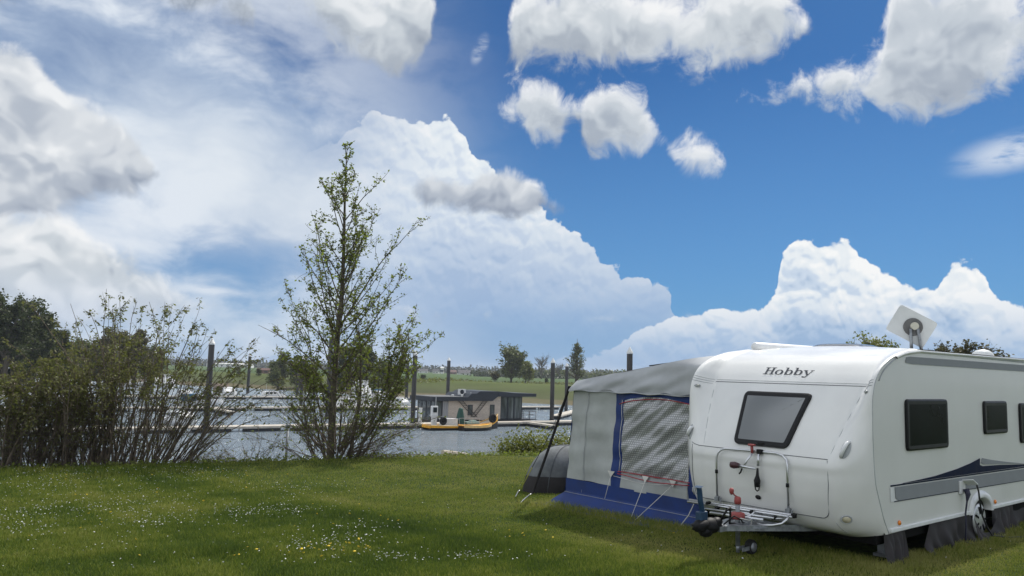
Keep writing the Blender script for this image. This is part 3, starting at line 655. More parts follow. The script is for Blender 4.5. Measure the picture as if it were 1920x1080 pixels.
# wheel arch and wheel
b = MB(); rows = []
for a in np.linspace(-.02*PI, 1.02*PI, 25):
    ca, sa = math.cos(a), math.sin(a)
    rows.append([Vector((2.35+.36*ca, 0, .33+.245*sa)), Vector((2.35+.345*ca, -.024, .33+.232*sa)), Vector((2.35+.285*ca, -.03, .33+.175*sa)), Vector((2.35+.27*ca, -.024, .33+.160*sa)), Vector((2.35+.265*ca, .06, .33+.155*sa))])
gridpts(b, rows); b.build('wheel_arch', M['whiteplastic'], cv, smooth=True)
MB().box((2.35, .40, .37), (.53, .50, .36)).build('wheel_well', M['under'], cv)
wt = MB(); wt.lathe((2.35, .045, .225), [(.10, .16), (.23, .16), (.255, .12), (.258, .03), (.245, 0.), (.215, -.012), (.19, 0)], 28, 'y'); wh = wt.build('wheel', M['rubber'], cv, smooth=True)
b = MB(); b.lathe((2.35, .03, .225), [(.195, .0), (.192, -.012), (.17, -.018), (.06, -.028), (.03, -.034), (.002, -.034)], 28, 'y'); rim_ = b.build('rim', M['hub'], wh, smooth=True)
b = MB()
for i in range(7):
    a = 2*PI*i/7; c_ = Vector((2.35+.115*math.cos(a), .004, .225+.115*math.sin(a)))
    b.box(c_, (.085, .012, .022), M=Matrix.Rotation(-a, 3, 'Y'))
b.build('rim_slots', M['under'], wh)
# drawbar
b = MB()
for v in (.55, 1.73): b.tube([(.3, v, .26), (-.35, v+(1.15-v)*.35, .28), (-1.30, 1.15+(v-1.15)*.06, .315)], [.045, .042, .036], 4)
b.box((-1.12, 1.15, .315), (.52, .16, .05)); b.box((-.7, 1.15, .30), (.5, .5, .012))
b.build('drawbar', M['galv'], cv)
jk = MB(); jk.tube([(-.99, 1.13, .10), (-.99, 1.13, .58)], .024, 12); jk.tube([(-.99, 1.13, .035), (-.99, 1.13, .12)], .019, 10); jw = jk.build('jockey_stand', M['galv'], cv, smooth=True)
MB().lathe((-.80, 1.10, .075), [(.02, .035), (.068, .035), (.076, .022), (.076, -.022), (.068, -.035), (.02, -.035)], 20, 'y').build('jockey_wheel', M['rubber'], jw, smooth=True)
MB().lathe((-.80, 1.10, .075), [(.05, .040), (.048, -.042), (.003, -.044)], 18, 'y').build('wheel_hub', M['galv'], jw, smooth=True)
MB().box((-.89, 1.075, .07), (.20, .012, .04)).box((-.89, 1.135, .07), (.20, .012, .04)).build('fork', M['galv'], jw)
b = MB(); b.lathe((-.99, 1.13, .40), [(.075, -.02), (.075, 0), (.075, .03), (.065, .04), (.03, .05)], 20);
MB().lathe((-.99, 1.13, .565), [(.034, -.035), (.036, 0), (.034, .03), (.02, .04)], 14).build('crank_collar', M['red'], jw, smooth=True)
b.build('jockey_clamp', M['red'], jw, smooth=True)
b = MB(); b.tube([(-.99, 1.13, .60), (-1.02, 1.15, .62), (-1.05, 1.16, .66)], .008, 8); b.lathe((-1.055, 1.16, .645), [(.008, -.02), (.022, 0), (.026, .03), (.015, .05)], 10); b.build('crank_handle', M['red'], jw, smooth=True)
b = MB(); b.blob((-1.57, 1.16, .36), (.13, .07, .065), 9, .22); b.blob((-1.44, 1.15, .35), (.12, .08, .08), 9, .25); b.blob((-1.50, 1.15, .30), (.10, .05, .06), 9, .25); b.blob((-1.36, 1.13, .37), (.08, .06, .06), 9, .25); b.build('hitch_cover', M['black'], cv, smooth=True)
b = MB(); b.ribbon([(-1.50, 1.17, .40), (-1.54, 1.17, .50), (-1.57, 1.17, .60), (-1.585, 1.17, .70), (-1.60, 1.17, .745)], .060, (0, 1, 0), .014); b.box((-1.55, 1.17, .45), (.12, .07, .10)); b.build('hitch_lever', M['bluepl'], cv, bevel=.012)
b = MB(); b.tube([(-1.35, 1.10, .38), (-1.30, 1.05, .50), (-1.25, 1.04, .53), (-1.22, 1.06, .44), (-1.15, 1.12, .35), (-1.05, 1.10, .33)], .011, 8); b.tube([(-1.28, 1.10, .35), (-1.24, 1.0, .45), (-1.12, 1.0, .40), (-1.0, 1.06, .35), (-.9, 1.1, .33)], .008, 8)
b.build('trailer_cable', M['black'], cv, smooth=True)
b = MB(); b.tube([(-1.05, 1.06, .40), (-1.0, 1.0, .385), (-.93, 1.0, .38), (-.90, 1.04, .30), (-.93, 1.05, .25)], .006, 6); b.build('safety_cord', M['rope'], cv, smooth=True)
for v in (.25, BW-.3): MB().box((.35, v, .14), (.06, .08, .26)).box((.35, v, .02), (.14, .14, .03)).build('corner_steady', M['galv'], cv)
# socket flap on the side
MB().box((1.79, -.012, .655), (.15, .022, .15)).build('socket_housing', M['whiteplastic'], cv, bevel=.006)
MB().box((1.86, -.075, .715), (.16, .12, .016), M=Matrix.Rotation(math.radians(24), 3, 'Y')@Matrix.Rotation(math.radians(-10), 3, 'X')).build('socket_flap', M['whiteplastic'], cv, bevel=.006)

# power cable
b = MB(); b.tube([(1.80, -.05, .64), (1.80, -.07, .58), (1.79, -.06, .50), (1.76, -.05, .36), (1.74, -.06, .22), (1.73, -.05, .05), (1.80, -.12, .02)], [.034, .030, .010, .010, .010, .010, .010], 8)
pc = b.build('power_cable', mat('black_cable', (.02, .02, .045), .5), smooth=True); pc.location = CO; pc.rotation_euler = (0, 0, CA)
tag(pc, 'black power cable with blue plug hanging from the white socket flap ahead of the wheel', 'cable')
b = MB(); b.tube([(1.93, -.12, .68), (2.03, -.10, .60), (2.14, -.07, .45), (2.22, -.06, .30), (2.32, -.07, .16), (2.42, -.09, .05), (2.7, -.2, .015), (3.2, -.35, .012), (3.6, -.3, .012)], .010, 8)
pc = b.build('power_cable', mat('black_cord', (.02, .02, .022), .5), smooth=True); pc.location = CO; pc.rotation_euler = (0, 0, CA)
tag(pc, 'thin black cord curving from the socket flap over the caravan wheel to the grass', 'cable')

# roof things
bx_ = MB(); bx_.tube([(.93, 2.19, 2.27), (.96, 2.19, 2.275), (2.5, 2.19, 2.285), (4.6, 2.19, 2.285)], [.045, .062, .062, .062], 14)
rb = bx_.build('roof_awning_box', M['whiteplastic'], smooth=True); rb.location = CO; rb.rotation_euler = (0, 0, CA); tag(rb, 'long white rolled awning case along the far roof edge of the caravan', 'awning case')
b = MB(); b.grid(lambda s, t_: Vector((1.55+.75*s, 1.05+.75*t_, 2.272+.075*(1-(2*s-1)**6)*(1-(2*t_-1)**6))), 14, 14)
rl = empty('roof_light', CO, CA, 'smoked grey roof light lying on the caravan roof between awning case and antenna', 'roof light')
b.build('smoked_cover', M['sky_dome'], rl, smooth=True); MB().box((1.925, 1.425, 2.262), (.84, .84, .03)).build('base_frame', M['greyline'], rl, bevel=.008)
an = empty('satellite_antenna', CO, CA, 'flat white square satellite antenna tilted on its arm on the caravan roof', 'antenna')
# rectangular plate seen from behind: its own frame
pc_ = Vector((2.88, .98, 2.63)); toward = Vector((-.83, -.50, -.05)).normalized()
sidev = Vector((0, 0, 1)).cross(toward).normalized(); upv = toward.cross(sidev).normalized(); rt = math.radians(30)
e1 = (sidev*math.cos(rt)-upv*math.sin(rt)); e2 = (sidev*math.sin(rt)+upv*math.cos(rt)); RM = Matrix((e1, e2, toward)).transposed()
pl = rrect(None, [(-.265, -.20), (.265, -.20), (.265, .20), (-.265, .20)], .045); b = MB().prism(pl, 'z', -.02, .0); b.v = [tuple(RM@Vector(v)+pc_) for v in b.v]; b.build('antenna_plate', M['dish'], an)
def AP(x, y, z): return RM@Vector((x, y, z))+pc_
d_ = MB(); d_.tube([AP(.02, -.0, .0), AP(.02, 0, .018)], [.125, .118], 22); d_.build('bracket_plate', mat('dark_bracket', (.12, .12, .12), .5), an)
d_ = MB(); d_.tube([AP(.03, .02, .018), AP(.03, .02, .05)], [.055, .050], 18); d_.build('receiver', mat('cream_receiver', (.62, .60, .50), .5), an)
arm0 = AP(.03, .0, .045); base_ = Vector((2.95, .96, 2.27))
for s_ in (-.045, .045): MB().tube([arm0+sidev*s_+Vector((0, 0, -.02)), base_+sidev*s_*1.4+toward*.06], [.020, .024], 8).build('arm', M['galv'], an, smooth=True)
MB().box(base_+Vector((0, 0, -.0)), (.30, .26, .05)).build('turntable', M['black'], an, bevel=.01)
b = MB(); b.lathe((4.15, .55, 2.235), [(.13, 0), (.14, .03), (.13, .07), (.08, .11), (.01, .125)], 20)
rv = b.build('roof_vent', M['dish'], smooth=True); rv.location = CO; rv.rotation_euler = (0, 0, CA); tag(rv, 'white round roof vent dome at the right edge of the caravan roof', 'vent')

# bicycle rack on the front locker
br = empty('bicycle_rack', CO, CA, 'folded aluminium bicycle rack on the caravan nose with red and black clamps', 'bicycle rack')
def T(pts, r, name, m, par=br, n=10): return MB().tube(pts, r, n).build(name, m, par, smooth=True)
uf = [(-.585, 1.68, .46), (-.60, 1.68, .93), (-.595, 1.665, .99), (-.59, 1.62, 1.03), (-.575, 1.57, 1.045), (-.565, 1.2, 1.055), (-.565, .93, 1.055), (-.58, .85, 1.04), (-.59, .80, 1.0), (-.60, .785, .94), (-.585, .785, .46)]
T(uf, .0125, 'upright_frame', M['alu'])
for v in (1.68, .785):
    MB().box((-.575, v, .475), (.05, .035, .055)).box((-.575, v+.035, .465), (.02, .02, .05)).box((-.575, v-.035, .465), (.02, .02, .05)).build('foot_bracket', M['galv'], br, bevel=.004)
    T([(-.60, v, .76 if v > 1 else .72), (-.60, v, .80 if v > 1 else .76)], .017, 'collar', M['black'])
T([(-.60, 2.06, .405), (-.60, .70, .44)], .016, 'tray_rail', M['alu'])
T([(-.66, 2.04, .395), (-.66, .70, .43)], .014, 'tray_rail', M['alu'])
T([(-.76, 1.75, .37), (-.76, .85, .405)], .012, 'tray_rail', M['alu'])
T([(-.80, 1.62, .345), (-.80, .95, .375)], .017, 'tray_rail', M['alu'])
T([(-.70, 1.5, .38), (-.72, 1.2, .40), (-.70, .95, .38), (-.66, .80, .40)], .009, 'tray_rail', M['alu'])
T([(-.78, 1.08, .33), (-.80, .95, .32), (-.78, .85, .335), (-.74, .77, .36), (-.70, .74, .40), (-.66, .735, .43)], .013, 'wheel_hoop', M['alu'])
T([(-.78, 1.30, .34), (-.80, 1.2, .355), (-.78, 1.12, .39), (-.74, 1.10, .42), (-.70, 1.12, .44)], .010, 'wheel_hoop', M['alu'])
for v in (.73, .70): MB().box((-.60-.03*(v < .72), v-.01, .44), (.05, .03, .04)).build('end_cap', M['black'], br, bevel=.004)
for (v, z_) in ((1.15, .42), (1.05, .385), (.88, .40), (1.45, .40), (1.72, .43), (1.6, .39)): MB().box((-.70, v, z_), (.07, .022, .03), M=Matrix.Rotation(.5, 3, 'X')).build('strap_buckle', M['black'], br)
# clamps on the top bar
MB().box((-.575, 1.13, 1.055), (.05, .06, .05)).build('clamp_block', M['black'], br, bevel=.006)
T([(-.59, 1.215, 1.03), (-.60, 1.215, 1.11)], .016, 'clamp_knob', M['red']); MB().box((-.60, 1.215, 1.12), (.05, .075, .022)).build('clamp_knob', M['red'], br, bevel=.008)
T([(-.60, 1.21, 1.03), (-.64, 1.25, .95), (-.66, 1.27, .89)], .011, 'clamp_arm', M['alu'])
T([(-.60, 1.13, 1.03), (-.61, 1.13, .90)], .014, 'clamp_arm', M['alu'])
T([(-.66, 1.36, .885), (-.665, 1.24, .88), (-.66, 1.13, .875)], [.018, .014, .010], 'clamp_arm', M['alu'])
b = MB(); b.tube([(-.66, 1.44, .885), (-.66, 1.40, .885), (-.66, 1.34, .885)], [.034, .040, .026], 12); b.build('frame_clamp', mat('maroon_plastic', (.06, .02, .025), .4), br, smooth=True)
T([(-.66, 1.30, .86), (-.67, 1.31, .82), (-.67, 1.33, .80)], .009, 'clamp_lever', M['black'])
b = MB(); b.tube([(-.62, 1.13, .88), (-.625, 1.13, .80), (-.63, 1.13, .75), (-.63, 1.13, .68)], [.010, .018, .036, .030], 12); b.build('frame_clamp', M['black'], br, smooth=True)
T([(-.63, 1.10, .70), (-.63, 1.11, .65), (-.63, 1.13, .635), (-.63, 1.15, .65), (-.63, 1.16, .70)], .007, 'clamp_loop', M['black'])

# draught skirt of loose black cloth under the body
def cloth(name, u0, u1, zt, zb, amp, seed, label=None, par=None, v=.0, m=None):
    b = MB()
    def fn(s, t_):
        u = u0+(u1-u0)*s; zt_ = zt(s) if callable(zt) else zt; zb_ = zb(s) if callable(zb) else zb
        z = zt_+(zb_-zt_)*t_; w_ = amp*(math.sin(s*13+seed+2.2*t_)+.6*math.sin(s*29+seed*2-3*t_)+.4*math.sin(s*7+t_*5))*t_
        return Vector((u+.05*math.sin(seed+t_*4)*t_, v-.01-.05*t_+w_, z))
    b.grid(fn, 50, 14); return b.build(name, m or M['blackcloth'], par, smooth=True)
ds = empty('draught_skirt', CO, CA, 'loose black draught skirt sagging under the near side of the caravan', 'skirt')
cloth('skirt_flap', -.10, .36, .325, lambda s: .0+.05*abs(s-.5), .03, 1., par=ds, v=.03)
cloth('skirt_flap', .80, 2.05, lambda s: .325 if s > .12 else .10+.225*(s/.12), lambda s: -.0, .035, 3.3, par=ds, v=.02)
cloth('skirt_flap', 1.98, 2.78, lambda s: .325-.24*math.sin(PI*min(1, s*1.02))**.8, .0, .02, 5.1, par=ds, v=-.045)
cloth('skirt_flap', 2.74, 3.45, .325, lambda s: 0., .03, 8., par=ds, v=.03)
cloth('skirt_flap', 3.4, 6.3, .325, 0., .02, 9., par=ds, v=.10)
cloth('skirt_flap', 0.1, 6.3, .25, -.1, .02, 9., par=ds, v=2.24)

# ------------------------------------------------------------------ the awning
aw = empty('awning', CO, CA, 'grey and blue canvas awning with silver lined window on the far side of the caravan', 'awning')
AG = -.13
def wall_pt(v, z, bulge=0.):             # the front wall: v from 2.3 (caravan) to the left edge, which leans outwards
    lean = (1.62-z)/1.32*.12*(v-2.35)/2.35
    w_ = .018*math.sin(v*9+z*3)+.014*math.sin(v*4-z*11)+.008*math.sin(z*23+v*3)+.010*math.sin(v*17-z*6)*max(0, 1.2-z)
    return Vector((.015+w_*.8-bulge, v+lean, z))
def panel(v0, v1, z0, z1, name, m, du=0., n=(24, 24), par=aw, wr=0.):
    b = MB()
    def fn(s, t_):
        a = v0 if not callable(v0) else v0(t_); c_ = v1 if not callable(v1) else v1(t_)
        za = z0 if not callable(z0) else z0(s); zb = z1 if not callable(z1) else z1(s)
        v = a+(c_-a)*s; z = za+(zb-za)*t_
        p = wall_pt(v, z, du)
        if wr:
            q = (v*1.0+z*1.25); p.x += wr*(math.sin(q*14+math.sin(v*5)*1.2)*.6+math.sin(q*31+z*4)*.3)*(.4+.6*math.sin(PI*s))
        return p
    b.grid(fn, *n); return b.build(name, m, par, smooth=True)
panel(3.83, 4.70, .29, 1.66, 'side_panel', M['greycanvas'])
panel(3.665, 3.83, .29, 1.66, 'blue_border', M['bluecanvas'])
panel(2.33, 2.54, .12, 1.66, 'blue_border', M['bluecanvas'])
arch_z = lambda s: 1.50+.06*math.sin(PI*s)
panel(2.54, 3.665, arch_z, 1.66, 'blue_border', M['bluecanvas'])
# silver lined window
sm_ = bpy.data.materials.new('silver_lining'); sm_.use_nodes = True; t = NT(sm_.node_tree); p = t.n['Principled BSDF']
oc = t.new('ShaderNodeTexCoord').outputs['Object']; wv = t.vm('ADD', oc, t.vm('MULTIPLY', t.vm('SUBTRACT', t.noise(oc, 5., 2., .5, col=True), (.5, .5, .5)), (.010, .010, .010)))
o_ = t.sep(wv); brk = t.new('ShaderNodeTexBrick'); t.put(brk.inputs['Vector'], t.xyz(o_[1], o_[2], 0)); brk.inputs['Scale'].default_value = 1.
brk.inputs['Brick Width'].default_value = .034; brk.inputs['Row Height'].default_value = .030; brk.inputs['Mortar Size'].default_value = .008; brk.inputs['Mortar Smooth'].default_value = .6
brk.inputs['Color1'].default_value = (.58, .59, .60, 1); brk.inputs['Color2'].default_value = (.46, .47, .48, 1); brk.inputs['Mortar'].default_value = (.24, .245, .25, 1)
st = t.rng(t.noise(t.vm('MULTIPLY', t.xyz(t.m('ADD', o_[1], t.m('MULTIPLY', o_[2], 1.6)), t.m('SUBTRACT', o_[2], o_[1]), 0), (1, .12, 1)), 5., 3., .6), .4, .7)
t.put(p.inputs['Base Color'], t.mix(t.m('MULTIPLY', st, .35), brk.outputs[0], (.10, .10, .105, 1))); p.inputs['Metallic'].default_value = .25; p.inputs['Roughness'].default_value = .38
p.inputs['Coat Weight'].default_value = .25; p.inputs['Coat Roughness'].default_value = .15
panel(2.54, 3.665, .49, arch_z, 'window_foil', sm_, n=(70, 60), wr=.022)
panel(2.54, 3.665, .40, .49, 'window_hem', M['greyline'], n=(20, 4), wr=.0)
panel(2.54, 3.665, .27, .40, 'side_panel', M['greycanvas'], n=(20, 4))
def cord(pts, r, name, m, par=aw): return MB().tube(pts, r, 6).build(name, m, par, smooth=True)
cord([wall_pt(2.38+1.36*s, 1.44+.085*math.sin(PI*s)**.8+.02*(1-s), .014) for s in np.linspace(0, 1, 20)], .006, 'red_piping', M['redpiping'])
cord([wall_pt(2.5+1.2*s, .505, .022) for s in np.linspace(0, 1, 12)], .006, 'red_piping', M['redpiping'])
cord([wall_pt(2.5+1.2*s, .475-.035*math.sin(PI*s), .03) for s in np.linspace(0, 1, 12)], .006, 'red_piping', M['redpiping'])
cord([wall_pt(4.37+.0*s, 1.62-1.50*s, .014) for s in np.linspace(0, 1, 14)], .005, 'zip', M['greyline'])
cord([wall_pt(2.55, .30+1.2*s, .012) for s in np.linspace(0, 1, 12)], .005, 'zip', M['rope'])
cord([wall_pt(3.69+.0*s, .50+1.0*s, .012) for s in np.linspace(0, 1, 12)], .004, 'zip', M['rope'])
# white hold-down cords with webbing triangles
for (v, z_, v2, z2, u2) in ((3.80, .44, 3.90, .12, -.12), (3.22, .44, 3.30, -.10, -.28), (2.78, .44, 3.26, -.11, -.30)):
    cord([wall_pt(v, z_, .03), (u2, v2, z2)], .0045, 'hold_down_cord', M['rope'])
    b = MB(); a_, b_, c_ = wall_pt(v-.06, z_+.06, .03), wall_pt(v+.06, z_+.06, .03), wall_pt(v, z_-.03, .035); b.add([a_, b_, c_], [(0, 1, 2)]); b.build('webbing_patch', M['rope'], aw)
cord([wall_pt(3.75-.9*s, .44-.04*math.sin(PI*s), .04) for s in np.linspace(0, 1, 8)], .003, 'hold_down_cord', M['rope'])
# blue skirt and mud flap spreading over the grass
b = MB()
def skirt(s, t_):
    v = 2.34+(4.72-2.34)*s; p0 = wall_pt(v, .29-.01*s)
    out_ = max(0, t_-.38)/.62; wob = .02*math.sin(s*17+t_*3)+.012*math.sin(s*41)
    z = .29+(AG+.012-.29)*min(1, t_/.80)**1.0; spread = (.30+.22*(1-s))*out_**1.1+wob*out_
    vx = p0.y+.42*s*s*out_-.02
    q_ = Vector((.0-spread, vx, max(z+.02*math.sin(s*23+t_*9)*out_, lz(*(CO+cex*(-spread)+cey*vx).xy)+.012)))
    return q_
b.grid(skirt, 60, 22); b.build('mud_skirt', M['bluecanvas'], aw, smooth=True)
cord([skirt(s, .40)+Vector((-.008, 0, .004)) for s in np.linspace(0, 1, 30)], .003, 'seam', M['greyline'])
# gable and roof sheet
def roofline(v): return float(np.interp(v, [2.10, 2.6, 3.4, 4.2, 4.70, 4.76], [2.17, 2.085, 1.95, 1.825, 1.745, 1.69]))
b = MB()
def gable(s, t_):
    v = 2.285+(4.76-2.285)*s; zt = roofline(v); zb = 1.605+.016*math.sin(s*30)+.01*math.sin(s*11); z = zb+(zt-zb)*t_
    w_ = (.014*math.sin(v*7+z*30)+.010*math.sin(v*3-z*21)+.006*math.sin(v*19+z*40))*(1-t_*.6)
    wu = max(0, 1-(v-2.285)/.75)**1.6; us = float(np.interp(z, Ps[:, 1], Ps[:, 0]))+.05
    return Vector(((-.035+.10*t_**2+w_)*(1-wu)+max(us, -.06)*wu, v, z))
b.grid(gable, 60, 14)
def roofs(s, t_):
    v = 2.285+(4.76-2.285)*s; wu = max(0, 1-(v-2.285)/.75)**1.6; return Vector((.065+.30*wu+(4.6-.3*wu)*t_, v, roofline(v)+.03*math.sin(PI*s)*math.sin(PI*t_)+.012*math.sin(t_*30)*math.sin(s*PI)))
b.grid(roofs, 24, 40); b.build('roof_canvas', M['roofcanvas'], aw, smooth=True)
cord([Vector((-.045+.01*math.sin(s*20), 2.285+(4.76-2.285)*s, 1.60+.008*math.sin(s*30))) for s in np.linspace(0, 1, 40)], .008, 'eave_hem', M['roofcanvas'])
cord([Vector((.10, 3.3, 1.985)), Vector((.2, 3.05, 2.025)), Vector((.4, 2.75, 2.075))], .008, 'roof_pole', M['black'])
# left side wall and back wall
b = MB(); b.grid(lambda s, t_: Vector((.02+4.5*s, 4.70+.12*(1-t_)+.02*math.sin(s*25), .28+1.38*t_)), 30, 8); b.build('end_wall', M['bluecanvas'], aw, smooth=True)
b = MB(); b.grid(lambda s, t_: Vector((.0+4.5*s, 4.82+.12*(1-t_), AG-.08+.42*t_)), 20, 4); b.build('mud_skirt', M['bluecanvas'], aw, smooth=True)
b = MB(); b.grid(lambda s, t_: Vector((4.52, 2.3+2.42*s, -.15+1.80*t_)), 8, 8); b.build('back_wall', M['greycanvas'], aw, smooth=True)
# canvas closing the gap to the caravan
b = MB(); b.grid(lambda s, t_: Vector((.012-.10*(1-t_)*s*0, 2.36-.14*s+.25*(1-t_)*(.2), AG+.02+(1.60-AG)*t_)), 3, 12); b.build('blue_border', M['bluecanvas'], aw, smooth=True)
cord([Vector((-.20, 2.55, -.05)), Vector((-.12, 2.45, .12)), Vector((-.05, 2.42, .26))], .007, 'hem_strap', M['rope'])

# storm strap, guy line, pegs
def W2(u, v, z): return CO+cex*u+cey*v+Vector((0, 0, z))
ctop = W2(-.02, 4.76, 1.66)
sp = G(993, 941, -.13); sp.z = lz(sp.x, sp.y)
def obj_things(name, mb, m, label, cat, **k): return tag(mb.build(name, m, smooth=k.pop('smooth', True)), label, cat, **k)
obj_things('storm_strap', MB().ribbon([ctop+(sp-ctop)*s+Vector((0, 0, -.03*math.sin(PI*s))) for s in np.linspace(0, .93, 12)], .042, (1, .2, 0), .003), M['blackcloth'], 'broad black storm strap pulled from the awning corner down to a peg', 'strap')
sp2 = G(972, 932, -.13); sp2.z = lz(sp2.x, sp2.y)
mid = ctop+(sp2-ctop)*.72
gl_ = empty('guy_line', ctop, 0, 'thin guy line left of the storm strap with a yellow lower end', 'guy line')
MB().tube([Vector((0, 0, 0)), (mid-ctop)*.5+Vector((.03, 0, -.02)), mid-ctop], .005, 6).build('black_line', M['black'], gl_, smooth=True)
MB().tube([mid-ctop, sp2-ctop+Vector((0, 0, .06))], .007, 6).build('yellow_line', M['yellowrope'], gl_, smooth=True)
for q_, g_, lab in ((sp, Vector((-.16, -.12, 0)), 'bright steel peg bent over in the grass below the black storm strap'), (sp2, Vector((-.06, -.03, .0)), 'short steel peg at the foot of the yellow guy line')):
    b = MB(); b.tube([q_+Vector((.03, .03, .11)), q_+Vector((.0, 0, .10)), q_+g_*.6+Vector((0, 0, .03)), q_+g_+Vector((0, 0, -.03))], .010, 6)
    obj_things('steel_peg', b, M['chrome'], lab, 'peg')

# small grey tent behind the strap
tn = empty('small_tent', W2(1.2, 6.2, -.16), CA, 'small low grey tent with black base beside the awning', 'tent')
tg = mat('tent_fabric', (.17, .18, .185), .9, spec=.1, var=.15, bump=.2, bs=60.); td = mat('tent_fabric_dark', (.10, .11, .125), .6, var=.2)
def tentpt(a, h):                         # a around, h 0 ground .. 1 ridge
    pass
b = MB()
def dome(s, t_):
    a = s*2*PI; r_ = math.cos(t_*PI/2)**.7; x_ = .75*r_*math.cos(a)*(1+.05*math.cos(4*a)); y_ = .52*r_*math.sin(a)*(1+.05*math.cos(4*a))
    sag = .02*math.sin(a*9)*(1-t_)
    return Vector((x_+.1*t_, y_+sag-.05*t_, .02+.74*math.sin(t_*PI/2)**.9))
b.grid(dome, 48, 12); b.build('flysheet', tg, tn, smooth=True)
b = MB(); b.grid(lambda s, t_: dome(s, t_*.22)*1.02+Vector((0, 0, -.02)), 48, 4); b.build('black_base', M['blackcloth'], tn, smooth=True)
for a0 in (.60, .95, .35):
    MB().tube([dome(a0+.0*i, i/12)*1.01 for i in range(13)], .008, 6).build('tent_seam', td, tn, smooth=True)
# ------------------------------------------------------------------ marina
M['deck'] = mat('pale_decking', (.46, .42, .36), .8, var=.12, vs=2.)
M['float'] = mat('dark_float', (.03, .035, .045), .7, var=.3)
M['pile'] = mat('dark_steel_pile', (.045, .042, .042), .6, var=.35, vs=1.2, stretch=(1, 1, .4))
M['cap'] = mat('white_cap', (.72, .72, .70), .5, var=.1)
M['clad'] = mat('weathered_cladding', (.60, .53, .46), .7, var=.18, vs=3., stretch=(1, 1, 14))
M['anthracite'] = mat('anthracite_sheet', (.022, .028, .040), .5, var=.2)
M['roofsheet'] = mat('grey_roofing', (.12, .125, .13), .8, var=.15)
M['houseglass'] = mat('house_glass', (.16, .18, .19), .08, coat=.5, col2=(.03, .035, .04), vs=.9, stretch=(2.5, 2.5, .3))
M['curtain'] = mat('pale_curtain', (.30, .31, .33), .8, var=.2, vs=3., stretch=(3, 3, .2))
M['trellis'] = mat('trellis_steel', (.05, .045, .04), .7)
M['yellow'] = mat('yellow_hull_paint', (.80, .38, .015), .5, var=.15, vs=2.)
M['cream'] = mat('cream_paint', (.75, .50, .20), .5, var=.1)
M['hullblack'] = mat('black_hull_paint', (.015, .015, .016), .45)
M['tarp'] = mat('green_tarpaulin', (.008, .06, .045), .6, var=.2)
M['boatwhite'] = mat('boat_white', (.72, .72, .71), .3, var=.06, coat=.3)
M['boatglass'] = mat('boat_glass', (.02, .025, .03), .1)
M['boattan'] = mat('tan_canopy', (.34, .26, .20), .8)
M['boatblue'] = mat('blue_canopy', (.02, .10, .18), .8)
M['rail'] = mat('steel_rail', (.50, .51, .52), .4, metal=.6)
DZ = -3.7
A_ = G(0, 805, DZ); B_ = G(1036, 789, DZ); pd = (B_-A_); PLEN = pd.length; pd.normalize(); PA = math.atan2(pd.y, pd.x); pn = Vector((-pd.y, pd.x, 0))
def s_at(px, off=0.):                     # distance along the pontoon line (shifted back by off) seen at pixel column px, at deck height
    d = ray(px, 790); o = A_+pn*off; a = np.array([[pd.x, -d.x], [pd.y, -d.y]]); r_ = np.linalg.solve(a, np.array([-o.x, -o.y])); return float(r_[0])
def pontoon(p, ang, L, w, label, seg=9.0, rail=False, group=None):
    e = empty('pontoon', (p.x, p.y, WZ), ang, label, 'pontoon', group)
    n = max(1, int(round(L/seg))); l = L/n
    for i in range(n):
        c = (i+.5)*l
        MB().box((c, 0, .44), (l-.05, w, .10)).build('deck', M['deck'], e)
        MB().box((c, -w/2-.012, .385), (l-.05, .03, .17)).build('edge_board', M['deck'], e)
        MB().box((c-l*.25, 0, .17), (l*.34, w-.25, .42)).build('float', M['float'], e); MB().box((c+l*.25, 0, .17), (l*.34, w-.25, .42)).build('float', M['float'], e)
        MB().box((c, -w/2+.2, .28), (.12, .10, .5)).build('bracket', M['rail'], e)
    return e
PO = A_-pd*22
pontoon(PO, PA, PLEN+22+13, 1.9, 'long pale walkway pontoon nearest to the lawn, with the houseboat moored on it')
q1 = G(430, 763, DZ)-pd*58; pontoon(q1, PA, 112, 1.8, 'second pontoon row behind the nearest one, seen through the tall tree')
q2 = G(480, 743, DZ)-pd*75; pontoon(q2, PA, 120, 1.8, 'farthest pontoon row, close under the green far bank')
f0 = A_+pd*s_at(985)-pn*1.0; f1 = G(1040, 797, DZ); fd = (f1-f0)
pontoon(f0, math.atan2(fd.y, fd.x), fd.length, .8, 'short finger jetty slanting off the near pontoon right of the houseboat', seg=5)
f0 = G(398, 764, DZ); f1 = G(436, 771, DZ); fd = f1-f0; pontoon(f0, math.atan2(fd.y, fd.x), fd.length, .7, 'short finger jetty off the second pontoon row left of the tall tree', seg=5)
f0 = G(1040, 779, DZ); f1 = G(1072, 771, DZ); fd = f1-f0; pontoon(f0, math.atan2(fd.y, fd.x), fd.length+6, 1.4, 'jetty piece behind the near pontoon at the awning edge', seg=6)
MB_ = MB
def pile(px, yt, Y, w, label):
    tp = AT(px, yt, Y); e = empty('mooring_pile', (tp.x, tp.y, WZ), 0, label, 'pile', 'dark mooring piles standing in the marina'); h = tp.z-WZ; r = w/2
    MB().lathe((0, 0, 0), [(r, -2.2), (r, h-.62)], 14).build('shaft', M['pile'], e, smooth=False)
    MB().lathe((0, 0, h-.60), [(r*1.12, 0), (r*1.12, .10), (.02, .60)], 14).build('pile_cap', M['cap'], e)
    MB().lathe((0, 0, 0), [(r*1.25, .45), (r*1.25, .60)], 14).build('guide_ring', M['float'], e)
